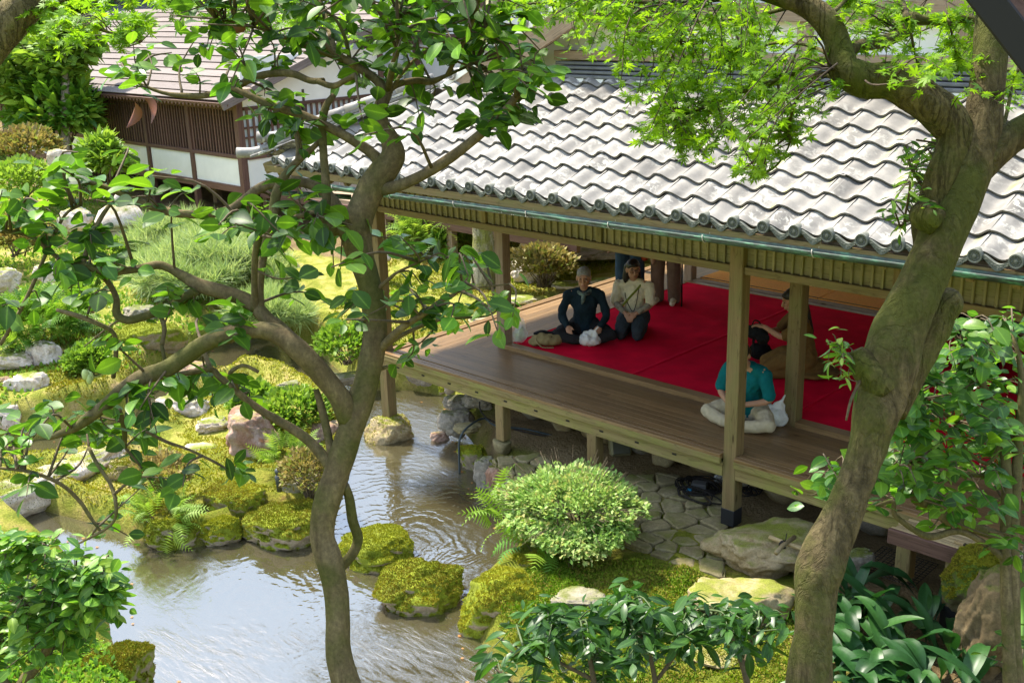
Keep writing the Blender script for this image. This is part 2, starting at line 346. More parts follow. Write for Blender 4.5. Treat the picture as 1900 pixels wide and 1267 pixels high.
def ground_mat():
    m, n, b = mk('ground'); p = worldpos(n); at = nd(n, 'Attribute', attribute_name='var').outputs['Fac']
    a = noise(n, p, 1.3, 6, .6); f = noise(n, p, 55., 4, .75); c = noise(n, p, 4., 5, .6)
    mossc = ramp(n, c, [(.28, (.09, .13, .018)), (.48, (.16, .19, .022)), (.62, (.24, .23, .04)), (.76, (.23, .15, .06))])
    soil = ramp(n, a, [(.3, (.17, .12, .06)), (.6, (.27, .20, .11)), (.8, (.33, .255, .155))])
    k = nd(n, 'MapRange', i_1=.45, i_2=.62); n.links.new(math_(n, 'ADD', math_(n, 'MULTIPLY', at, .6), math_(n, 'MULTIPLY', a, .55)), k.inputs[0])
    sx = nd(n, 'SeparateXYZ'); n.links.new(p, sx.inputs[0])
    bed = nd(n, 'MapRange', i_1=-1.0, i_2=-1.2); n.links.new(sx.outputs[2], bed.inputs[0])
    col = mixc(n, k.outputs[0], mossc, soil); far_ = nd(n, 'MapRange', i_1=.2, i_2=-1.5); n.links.new(sx.outputs[0], far_.inputs[0]); sunlit_moss = ramp(n, c, [(.28, (.16, .20, .03)), (.45, (.27, .29, .05)), (.58, (.40, .37, .10)), (.72, (.46, .34, .18)), (.82, (.52, .45, .34))])
    col = mixc(n, math_(n, 'MULTIPLY', far_.outputs[0], math_(n, 'SUBTRACT', 1., k.outputs[0])), col, sunlit_moss)  # paler moss behind the veranda; its sunlit brightness is put into the colour
    col = mixc(n, bed.outputs[0], col, (.16, .12, .06))
    col = mixc(n, .55, col, mixc(n, 1., col, ramp(n, f, [(.3, (.35, .35, .3)), (.7, (1.55, 1.5, 1.3))]), 'MULTIPLY'))
    n.links.new(col, b.inputs['Base Color']); b.inputs['Roughness'].default_value = .95; b.inputs['Specular IOR Level'].default_value = .1
    bump(n, b, math_(n, 'ADD', f, math_(n, 'MULTIPLY', noise(n, p, 14., 5, .7), 2.)), 1., .03); return m
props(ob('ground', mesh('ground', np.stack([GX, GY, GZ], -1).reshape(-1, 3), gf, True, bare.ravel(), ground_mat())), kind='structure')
def water_mat():
    m, n, b = mk('pond_water'); p = worldpos(n)
    def rings(cx, cy, k, fall):
        s = nd(n, 'Vector' 'Math', operation='DISTANCE'); n.links.new(p, s.inputs[0]); s.inputs[1].default_value = (cx, cy, WZ)
        d = s.outputs['Value']; d = math_(n, 'ADD', d, math_(n, 'MULTIPLY', noise(n, p, 2.3, 4), .55))
        w = math_(n, 'SINE', math_(n, 'MULTIPLY', d, k)); return math_(n, 'MULTIPLY', w, math_(n, 'POWER', 2.718, math_(n, 'MULTIPLY', d, -fall)))
    q1 = pz(740, 1010, WZ); q2 = pz(470, 1110, WZ)
    mp = nd(n, 'Mapping'); n.links.new(p, mp.inputs[0]); mp.inputs['Rotation'].default_value = (0, 0, .75); mp.inputs['Scale'].default_value = (1.4, 4.6, 1)
    h = math_(n, 'ADD', math_(n, 'MULTIPLY', rings(q1[0], q1[1], 52., 1.0), .55), math_(n, 'MULTIPLY', rings(q2[0], q2[1], 44., 1.1), .25))
    amp = ramp(n, noise(n, p, .55, 3), [(.42, (.03, .03, .03)), (.62, (.9, .9, .9))])
    h = math_(n, 'ADD', h, math_(n, 'MULTIPLY', noise(n, mp.outputs[0], 3.4, 5, .65, 1.1), math_(n, 'MULTIPLY', amp, 1.9)))
    h = math_(n, 'ADD', h, math_(n, 'MULTIPLY', noise(n, p, 9., 4, .6, 1.), .16))
    bump(n, b, h, .30, .022)
    b.inputs['Base Color'].default_value = (.065, .058, .03, 1); b.inputs['Roughness'].default_value = .04; b.inputs['IOR'].default_value = 3.2
    b.inputs['Specular IOR Level'].default_value = .7; b.inputs['Alpha'].default_value = .80; return m
wx = np.linspace(-9, 9, 3); wme = mesh('water', [(-13, -9, WZ), (7, -9, WZ), (7, 4.5, WZ), (-13, 4.5, WZ)], [(0, 1, 2, 3)], False, None, water_mat())
props(ob('pond_water', wme), kind='structure')
# ---------------------------------------------------------------- the open pavilion
pav = thing('pavilion', 'open wooden temple pavilion with grey tiled roof and veranda over the pond', 'pavilion', (4, 2, -.7))
# posts
PW_ = .13; U1 = 8.6
POSTS = [(-.115, 0, -.86), (4.63, 0, -.68), (8.6, 0, -.6)]
for x, y, z in POSTS: post('post', x, y, z, 2.45, PW_, WD_OLD, pav)
for x, y in ((.90, .965), (4.665, .95), (8.4, .95), (.84, 4.8), (4.665, 4.8), (8.4, 4.8), (-.115, 4.8), (-.115, 8.6), (.84, 8.6)): post('post', x, y, -.5, 2.6, PW_, WD_TAN if x < 2 else WD_OLD, pav)
post_sock = [box('post_shoe', (4.63, 0, -.60), (.136, .136, .16), plain('dark_metal', (.02, .02, .022), .5), pav)]
for k, (x, y) in enumerate(((932, 780), (1103, 820))):
    q = pv(x, y, -.02); post('short_post', q[0], -.01, -.62, -.19, .12, WD_OLD, pav)
for x in (6.25, 7.5): post('short_post', x, -.01, -.62, -.19, .12, WD_OLD, pav)
# veranda floor
deck = box('veranda_floor', (4.3, 5, -.06), (8.7, 7.6, .05), WD_BROWN, pav)
props(deck, label='board floor under the planks of the veranda and the room')
def plank(x0, x1, y0, y1, along='x', z=0., m=None):
    g = .0016
    if along == 'x': return box('plank', ((x0+x1)/2, (y0+y1)/2, z-.015), (x1-x0-g, y1-y0-g, .03), m or WD_DECK, deck, None, .0012)
    return box('plank', ((x0+x1)/2, (y0+y1)/2, z-.015), (y1-y0-g, x1-x0-g, .03), m or WD_DECK, deck, Matrix.Rotation(math.pi/2, 3, 'Z'), .0012)
w = .098
for k in range(9):                                                  # front veranda, boards along the front
    y0 = .03+k*w*.955; x = .0+k*w*.955 + .03; y1 = y0+w*.955; st = [x]; q = x+random.uniform(1.2, 3.2)
    while q < 8.4: st.append(q); q += random.uniform(2.2, 3.6)
    st.append(8.7)
    for a, b_ in zip(st, st[1:]): plank(a, b_, y0, y1)
for k in range(9):                                                  # left veranda, boards running back, stepped where they meet
    x0 = .03+k*w*.955; x1 = x0+w*.955; y = .03+(k+1)*w*.955 - .003; st = [y]; q = y+random.uniform(1., 3.)
    while q < 8.2: st.append(q); q += random.uniform(2., 3.4)
    st.append(8.8)
    for a, b_ in zip(st, st[1:]): plank(x0, x1, a, b_, 'y')
for a in (-.085, -.028):                                            # edge boards with the shutter grooves between them
    beam('edge_board', (-.10, a, -.02), (4.56, a, -.02), .05, .05, WD_DECK, pav, .003); beam('edge_board', (4.70, a-.002, -.02), (8.7, a-.002, -.02), .05, .05, WD_DECK, pav, .003)
    beam('edge_board', (a, .0 if a < -.05 else .06, -.0205), (a, 8.8, -.0205), .05, .05, WD_DECK, pav, .003)
beam('edge_board', (-.1, -.1, -.055), (4.562, -.1, -.055), .03, .06, WD_BEAM, pav); beam('edge_board', (4.70, -.1, -.055), (8.7, -.1, -.055), .03, .06, WD_BEAM, pav)
fb = beam('floor_beam', (-.05, -.03, -.15), (4.565, -.03, -.15), .085, .13, WD_BEAM, pav); fb2 = beam('floor_beam', (4.696, -.03, -.15), (8.7, -.03, -.15), .085, .13, WD_BEAM, pav)
beam('floor_beam', (-.06, .07, -.15), (-.06, 8.7, -.15), .085, .13, WD_BEAM, pav)
for k in range(10):
    box('mortise_dark', (.18+k*.43, -.074, -.145), (.045, .006, .016), DARK, pav, None, 0)  # dark blocks on the beam stand in for shade inside mortise holes
for k in range(12): beam('joist', (.2+k*.72, .02, -.14), (.2+k*.72, 4.7, -.14), .06, .08, WD_BROWN, pav)
# thresholds
th = beam('threshold', (.97, .935, .025), (4.60, .935, .025), .125, .055, WD_DECK, pav); beam('threshold', (4.732, .935, .025), (8.4, .935, .025), .125, .055, WD_DECK, pav)
beam('threshold', (.91, 4.62, .02), (8.4, 4.62, .02), .09, .04, WD_DECK, pav); beam('threshold', (.91, 4.80, .02), (8.4, 4.80, .02), .09, .04, WD_TAN, pav)
# tatami in the room behind
for k in range(5):
    for j in range(2):
        t = box('tatami_mat', (1.86+k*1.83, 5.8+j*1.85, .02), (1.82, 1.84, .05), TATAMI, pav, None, .003)
        for s in (-1, 1): box('mat_border', (1.86+k*1.83, 5.8+j*1.85+s*.9, .021), (1.82, .035, .052), plain('brown_border', (.09, .05, .025), .8) if k+j == 0 and s < 0 else bpy.data.materials['brown_border'], t, None, .003)
box('room_wall', (9.25, 5, 1.1), (.08, 7.4, 2.2), PLASTER, pav); box('room_wall', (6.7, 8.75, 1.1), (5., .08, 2.2), TATAMI, pav)
box('ceiling_board', (4.8, 4.9, 2.42), (8.4, 7.8, .03), WD_TAN, pav)
# lintel, batten panel
for a, b_ in ((-.05, 4.565), (4.695, 8.6)):
    beam('lintel', (a, 0, 1.672), (b_, 0, 1.672), .085, .066, WD_OLD, pav); beam('head_rail', (a, 0, 2.075), (b_, 0, 2.075), .07, .05, WD_PANEL, pav)
    pan = beam('transom_panel', (a, .012, 1.88), (b_, .012, 1.88), .018, .345, WD_PANEL, pav, 0)
    box('transom_panel', ((a+b_)/2, .012, 2.27), (b_-a, .018, .34), WD_PANEL, pav, None, 0)
    n_ = int((b_-a)/.0845); s_ = (b_-a)/n_
    for k in range(1, n_):
        x = a+k*s_
        if abs(x-1.62) < .04 or abs(x-3.13) < .04 or abs(x-6.0) < .04 or abs(x-7.3) < .04: continue
        ba = beam('batten', (x, -.008, 1.705), (x, -.008, 2.05), .024, .022, WD_PANEL, pan, .003, up=(1, 0, 0))
        if k % 2 == 0: beam('batten', (x, -.008, 2.1), (x, -.008, 2.42), .022, .022, WD_PANEL, pan, .003, up=(1, 0, 0))
for x in (1.62, 3.13, 6.0, 7.3): post('stud', x, -.002, 1.706, 2.4, .06, WD_OLD, pav, .004)
beam('lintel', (-.115, .07, 1.672), (-.115, 4.73, 1.672), .085, .066, WD_OLD, pav); beam('transom_panel', (-.105, .07, 2.05), (-.105, 4.73, 2.05), .018, .68, WD_PANEL, pav, 0)
beam('lintel', (.905, 1.03, 1.70), (.86, 4.73, 1.70), .085, .07, WD_TAN, pav); beam('lintel', (.97, .955, 1.70), (4.6, .955, 1.70), .085, .07, WD_OLD, pav); beam('lintel', (4.73, .955, 1.70), (8.33, .955, 1.70), .085, .07, WD_OLD, pav)
# ---- roof
TA, BX, BZ = .2518, .1995, .0975; SL = math.atan2(BZ, BX); RP = math.hypot(BX, BZ)
U0, EV, EZ = 2.354, -.9, 2.302; TN = BZ/BX
def slab(name, P, th_, m, parent):
    P = [Vector(p) for p in P]; nrm = (P[1]-P[0]).cross(P[2]-P[0]).normalized(); k = len(P)
    if nrm.z < 0: P = P[::-1]; nrm = -nrm
    v = P+[p-nrm*th_ for p in P]; f = [tuple(range(k)), tuple(range(2*k-1, k-1, -1))]+[(i, i+k, (i+1) % k+k, (i+1) % k) for i in range(k)]
    c = v[0].copy(); return ob(name, mesh(name, [p-c for p in v], f), m, parent, T(c))
def fz(v): return EZ-.125+TN*(v-EV)                                # underside of the tiles
HU = -.93
roof = slab('roof', [(HU, EV+.03, fz(EV)), (9.2, EV+.03, fz(EV)), (9.2, 1.15, fz(1.12)), (HU+2.05, 1.15, fz(1.12))], .03, WD_TAN, pav)
slab('roof_board', [(HU+.03, EV, fz(EV)), (HU+2.05, 1.15, fz(1.12)), (HU+2.05, 9, fz(1.12)), (HU+.03, 9, fz(EV))], .03, WD_TAN, roof)
def tile_vf(L=.255, seg=14):
    V, F = [], []; ts = np.linspace(0, 1.16, seg+1); pr = .052*(.5+.5*np.cos(2*math.pi*np.clip(ts, 0, 1)**1.3))-.052; pr[ts > 1] = -.004-.03*(ts[ts > 1]-1)
    ys = [0, L*.5, L]; tk = .018
    for y in ys:
        for t, z in zip(ts, pr): V.append((t*TA, y, z-(y/RP)*.028))
    k = seg+1
    for j in range(2):
        for i in range(seg): F.append((j*k+i, j*k+i+1, (j+1)*k+i+1, (j+1)*k+i))
    o = len(V)
    for t, z in zip(ts, pr): V.append((t*TA, .0, z))
    for t, z in zip(ts, pr): V.append((t*TA, .004, z-tk))
    for i in range(seg): F.append((o+k+i, o+k+i+1, o+i+1, o+i))
    o2 = len(V)                                                     # left side of the lip
    V += [(0, 0, pr[0]), (0, .0, pr[0]-tk), (0, L, pr[0]-tk-.02), (0, L, pr[0]-.02)]; F.append((o2, o2+3, o2+2, o2+1))
    return np.array(V), F
TV, TF = tile_vf(); tile_me = mesh('roof_tile', TV, TF, True, None, TILE)
tile_me.materials.append(plain('tile_edge', (.13, .125, .115), .8, .2, 30.))
for p in tile_me.polygons:
    if p.index >= 28: p.material_index = 1; p.use_smooth = p.index < 42
def disc_vf(c, r, d, petals=16):
    """round end tile with a rimmed flower, facing -y"""
    V, F = [], []; c = np.array(c); n_ = 24; a = np.linspace(0, 2*math.pi, n_, endpoint=False)
    rad = [(r*1.0, d), (r*1.02, 0), (r*.98, -.006), (r*.80, -.006), (r*.76, .002), (r*.30, .002), (r*.26, -.005), (.0001, -.006)]
    for q, y in rad: V += [c+(q*math.cos(t), y, q*math.sin(t)) for t in a]
    for k in range(len(rad)-1): F += [(k*n_+i, k*n_+(i+1) % n_, (k+1)*n_+(i+1) % n_, (k+1)*n_+i) for i in range(n_)]
    for k in range(petals):
        t = 2*math.pi*k/petals; e = np.array((math.cos(t), 0, math.sin(t))); s = np.array((-math.sin(t), 0, math.cos(t))); o = len(V)
        V += [c+e*r*.33+(0, .002, 0), c+e*r*.62-s*r*.09+(0, .002, 0), c+e*r*.74+(0, .002, 0), c+e*r*.62+s*r*.09+(0, .002, 0), c+e*r*.6+(0, -.006, 0)]
        F += [(o, o+1, o+4), (o+1, o+2, o+4), (o+2, o+3, o+4), (o+3, o, o+4)]
    return np.array(V), F
def eave_vf():
    V, F = [], []; ts = np.linspace(.20, .86, 12); pr = .058*(.5+.5*np.cos(2*math.pi*ts**1.3))-.058-.006
    for t, z in zip(ts, pr):
        h = .050-.022*abs(t-.53)/.33; V += [(t*TA, -.012, z-.002), (t*TA, -.012, z-h), (t*TA, .02, z-.002), (t*TA, .02, z-h)]
    for i in range(11):
        o = i*4; F += [(o+1, o+5, o+4, o), (o, o+4, o+6, o+2), (o+3, o+7, o+5, o+1)]
    F += [(0, 2, 3, 1), (45, 47, 46, 44)]
    L = [(np.array(V), F)]
    for k, t in enumerate(np.linspace(.27, .8, 8)):                  # raised scrolls
        z = .058*(.5+.5*math.cos(2*math.pi*t**1.3))-.058-.03
        a = np.linspace(0, 5.2, 7)+k*2.4; P = [(t*TA+.011*(1-i*.13)*math.cos(q), -.013, z+.011*(1-i*.13)*math.sin(q)) for i, q in enumerate(a)]
        L.append(tube_vf(P, .0024, 4, False, sub=1))
    L.append(disc_vf((.0, -.022, -.030), .046, .075)); return join_vf(L)
ev, ef = eave_vf(); eave_me = mesh('eave_tile', ev, ef, False, None, TILEF)
rotS = Matrix.Rotation(SL, 3, 'X').to_4x4()
ntile = 0
for j in range(9):
    for i in range(-13, 26):
        p = (U0+TA*i, EV+BX*j, EZ+BZ*j)
        if p[0] < HU+.02+(p[1]-EV)+.04 or p[0] > 8.3: continue
        if j > 5 and p[0] < HU+(p[1]-EV)+.1: continue
        ntile += 1; ob('roof_tile', tile_me, None, roof, T(p) @ rotS @ Matrix.Rotation(random.gauss(0, .006), 4, 'Z') @ T((random.gauss(0, .003), random.gauss(0, .004), random.gauss(0, .0015))))
        if j == 0: ob('eave_tile', eave_me, None, roof, T(p))
# left slope tiles, seen at a glancing angle
pos, Ms = [], []
mL = np.array(Matrix.Rotation(-math.pi/2, 3, 'Z') @ Matrix.Rotation(SL, 3, 'X'))
for j in range(0, 16):
    for k in range(-1, 34):
        v = EV+TA*k+.1; u = HU+BX*j
        if v < EV+(u-HU)+.15 and u < HU+1.75: continue
        if u > .35 and v < .72: continue
        pos.append((u, v, EZ+BZ*j)); Ms.append(mL)
V, F, _ = cloud(TV, [list(f) for f in TF], np.array(Ms), np.array(pos), np.zeros(len(pos)))
props(ob('tile_field', mesh('tile_field', V, F, True, None, TILE), None, roof), kind='stuff')
# hip ridge
h0 = Vector((HU-.10, EV-.06, EZ-.02)); h1 = Vector((HU+1.35, EV+1.33, EZ+BZ*6.55)); hd = h1-h0
for k in range(3):
    s = frame(hd); z = Vector((0, 0, .015+.034*k)); beam('ridge_course', h0+hd*.07*k+z, h1+z, .20-.035*k, .03, TILE, roof, .006)
nc = 9
for k in range(nc):
    a = h0+hd*(.16+.84*k/nc)+Vector((0, 0, .125)); b_ = h0+hd*(.16+.84*(k+1)/nc+.02)+Vector((0, 0, .12))
    tube('ridge_cap', [a, b_], [.062, .058], TILE, roof, 12, sub=1)
for dz, a0, r in ((.03, -.02, .055), (.115, .10, .058)):
    a = h0+hd*a0; P = [a+hd*.14+Vector((0, 0, dz)), a+hd*.05+Vector((0, 0, dz+.01)), a+Vector((0, 0, dz+.035)), a-hd*.06+Vector((0, 0, dz+.075))]
    tube('ridge_end', P, [r, r, r*1.02, r*1.1], TILE, roof, 12, sub=2)
# flat ridge bands where the roof meets the gable wall
for k, (v, z) in enumerate(((.80, 3.115), (.84, 3.155), (.88, 3.195), (.92, 3.235))): beam('ridge_band', (1.95-.05*k, v+.05, z), (8.6, v+.05, z), .14, .032, TILED, roof, .008)
for i in range(0, 26):
    x = 2.05+TA*i+.15; a = np.linspace(0, math.pi, 9)
    V = [(.075*math.cos(t), 0, -.055*math.sin(t)) for t in a]; V = V+[(x_, .03, z_) for x_, _, z_ in V]
    F = [tuple(range(9)), tuple(range(17, 8, -1))]+[(q, q+9, q+10, q+1) for q in range(8)]
    if i == 0: mdo = mesh('mortar_fill', V, F, False, None, PLASTER)
    ob('mortar_fill', mdo, None, roof, T((x, .79, 3.108)))
# gable front
GV = 1.1; APX = 5.2
slab('gable_wall', [(.75, GV, 3.0), (9.2, GV, 3.0), (9.2, GV, 3.3), (APX, GV, 5.2)], .06, PLASTER, pav)
beam('gable_sill', (1.75, GV-.09, 3.31), (8.6, GV-.09, 3.31), .14, .09, WD_TAN, pav); beam('gable_beam', (2.2, GV-.05, 3.70), (8.4, GV-.05, 3.70), .12, .16, WD_TAN, pav); beam('gable_beam', (2.4, GV-.06, 4.15), (8.0, GV-.06, 4.15), .10, .16, WD_BROWN, pav)
for x in (2.72, 4.53, 5.9, 7.0): post('gable_post', x, GV-.02, 3.35, 4.07, .12, WD_TAN, pav)
def rk(u, dz=0): return (u, .66, EZ-.02+TN*(u-HU)+dz)
beam('bargeboard', rk(.35, -.09), rk(APX, -.16), .05, .25, WD_TAN, pav); beam('bargeboard', (2*APX-.35, .66, rk(.35, -.09)[2]), rk(APX, -.16), .05, .25, WD_TAN, pav)
beam('rake_plaster', rk(.12, .045), rk(APX, .03), .07, .06, PLASTER, pav)
slab('upper_roof', [rk(.05, .05), rk(APX, .05), (APX, 9.5, rk(APX, .05)[2]), (.05, 9.5, rk(.05, .05)[2])], .05, TILE, pav)
slab('upper_roof', [rk(APX, .05), (2*APX-.05, .66, rk(.05, .05)[2]), (2*APX-.05, 9.5, rk(.05, .05)[2]), (APX, 9.5, rk(APX, .05)[2])], .05, TILE, pav)
dm = mesh('rake_tile', *join_vf([disc_vf((0, 0, 0), .062, .09, 12), tube_vf([(0, .08, 0), (0, .42, 0)], [.06, .06], 14, sub=1)]), True, None, TILE)
for k in range(14): ob('rake_tile', dm, None, pav, T(Vector(rk(.02+k*.27, .10))-Vector((0, .06, 0))))
for k in range(4):                                                   # stepped flat tiles under the end of the rake
    beam('flat_tile', (.55+.1*k, .60-.01*k, 2.83+.03*k), (1.25, .60-.01*k, 2.83+.03*k+.02), .22, .022, TILE, roof, .004)
# rafters, fascia, gutter
beam('fascia', (HU+.03, EV+.02, EZ-.135), (9, EV+.02, EZ-.135), .045, .07, WD_OLD, roof); beam('fascia', (HU+.05, EV+.05, EZ-.135), (HU+.05, 8.5, EZ-.135), .045, .07, WD_OLD, roof)
for k in range(33):
    x = -.7+k*.29; beam('rafter', (x, EV+.05, fz(EV)-.075), (x, .05, fz(.0)-.075), .05, .06, WD_OLD, roof)
beam('purlin', (-.95, -.45, fz(-.45)-.15), (9, -.45, fz(-.45)-.15), .09, .09, WD_OLD, roof)
for k in range(12): beam('purlin_bracket', (-.115+k*.79, -.6, 2.10), (-.115+k*.79, .0, 2.10), .07, .09, WD_OLD, roof)
beam('hip_rafter', (HU+.02, EV+.02, 2.16), (.0, .0, 2.52), .1, .12, WD_OLD, roof)
def gutter(a, b_):
    a = Vector(a); b_ = Vector(b_); d = b_-a; L = d.length; V, F = [], []; n_ = 10; ang = np.linspace(math.pi*.98, math.pi*2.02, n_)
    for x in (0, L):
        for r in (.048, .044): V += [(x, r*math.cos(t), r*math.sin(t)) for t in ang]
    for i in range(n_-1): F += [(i, i+1, 2*n_+i+1, 2*n_+i), (n_+i+1, n_+i, 3*n_+i, 3*n_+i+1)]
    F += [(0, 2*n_, 3*n_, n_), (n_-1, 2*n_-1, 4*n_-1, 3*n_-1)]
    return ob('gutter', mesh('gutter', V, F, True), COPPER, pav, T(a) @ frame(d).to_4x4())
ga, gb = (-.75, -.95, 2.085), (8.6, -.95, 2.20); gu = gutter(ga, gb)
for k in range(11):
    t = .03+k*.096; c = Vector(ga).lerp(Vector(gb), t); a = np.linspace(math.pi*.9, math.pi*2.1, 9)
    tube('gutter_hook', [c+Vector((0, .052*math.cos(q), .052*math.sin(q))) for q in a]+[c+Vector((0, .09, .09))], .0035, PALE, gu, 5, sub=1)
gw = tube('gutter_pipe', [(-.78, -.9, 2.05), (-.78, -.9, 1.92), (-.5, -.5, 1.85), (-.3, -.2, 1.8)], .03, COPPER, gu, 8)
# footing stones and the stone wall under the floor follow with the rocks
# ---------------------------------------------------------------- rocks
def depth(p): return float((np.asarray(p)-CAM) @ fw)
YAWC = math.atan2(RT[1], RT[0])
def ico(sub):
    bm = bmesh.new(); bmesh.ops.create_icosphere(bm, subdivisions=sub, radius=1); v = np.array([q.co[:] for q in bm.verts]); f = np.array([[q.index for q in t.verts] for t in bm.faces]); bm.free(); return v, f
ICO = {k: ico(k) for k in (2, 3, 4, 5)}
def rock_v(sub, ax, seed, ang=.5, flat=.5, rough=1.):
    v, f = ICO[sub]; r_ = np.random.default_rng(seed); v = v.copy()
    for k in range(9):                                              # broken faces
        n_ = r_.normal(size=3); n_[2] *= .7; n_ /= np.linalg.norm(n_); d = r_.uniform(.55, .9); s = v @ n_
        v = v - np.outer(np.clip(s-d, 0, None)*ang, n_)
    s = v[:, 2]-flat; v[:, 2] -= np.clip(s, 0, None)*.75            # a flattish top
    q = v*(1+.16*rough*fbm(v, 1.3, 4, seed)[:, None]+.055*rough*fbm(v, 5., 4, seed+9)[:, None]+.018*rough*fbm(v, 16., 2, seed+3)[:, None]); return q*np.array(ax), f
BLADE = (np.array([(-.5, 0, 0), (.5, 0, 0), (.15, .6, .12), (0, 1, 0)]), np.array([(0, 1, 2), (0, 2, 3)]))
MOSSLEAF = leafm('moss_tuft', [(.11, .13, .012), (.21, .23, .018), (.34, .34, .03), (.20, .14, .03)], (1., 1., .3), .8, .3, .1)
def moss_on(o, V, F, n, size=.016, thr=.25, seed=1, parent=None):
    """fuzz of short moss blades over the upward faces"""
    r_ = np.random.default_rng(seed); a, b, c = V[F[:, 0]], V[F[:, 1]], V[F[:, 2]]; nn = np.cross(b-a, c-a); A = np.linalg.norm(nn, axis=1)+1e-12; nn /= A[:, None]
    g = nn[:, 2]+.55*fbm((a+b+c)/3, 2.6, 3, seed); wgt = A*(g > thr); wgt /= wgt.sum()
    i = r_.choice(len(F), n, p=wgt); u, w_ = r_.random(n), r_.random(n); k = u+w_ > 1; u[k] = 1-u[k]; w_[k] = 1-w_[k]
    P = a[i]+(b[i]-a[i])*u[:, None]+(c[i]-a[i])*w_[:, None]; d = nn[i]+r_.normal(size=(n, 3))*.5
    M = leaf_axes(d, r_.normal(size=(n, 3)), size*r_.uniform(.5, 1.3, n), .55)
    V2, F2, vr = cloud(*BLADE, M, P, np.clip(.5+.35*fbm(P, 3., 3, seed)+r_.normal(size=n)*.12, .02, .98))
    props(ob('moss', mesh('moss', V2, F2, False, vr, MOSSLEAF), None, o, PW[o.name]), kind='stuff')
ROCKN = 0
def rock(name, label, x, y, z, wpx, h, m, ratio=.75, rz=0., ang=.5, flat=.55, sub=5, group=None, moss=0, cat='rock', seed=None, rough=1.35):
    """x, y: where its middle shows; z: height of its middle; h: full height in metres"""
    global ROCKN; ROCKN += 1; seed = seed or ROCKN*7+3
    p = pz(x, y, z); a = wpx/2*depth(p)/FPX; V, F = rock_v(sub, (a*1.08, a*ratio, h/2*1.1), seed, ang, flat, rough)
    c, s = math.cos(YAWC+rz), math.sin(YAWC+rz); V = V @ np.array([[c, s, 0], [-s, c, 0], [0, 0, 1]])
    o = props(ob(name, mesh(name, V, F, True, None, m), None, None, T(p)), label, cat, group)
    if moss: moss_on(o, V, F, moss, seed=seed)
    return o
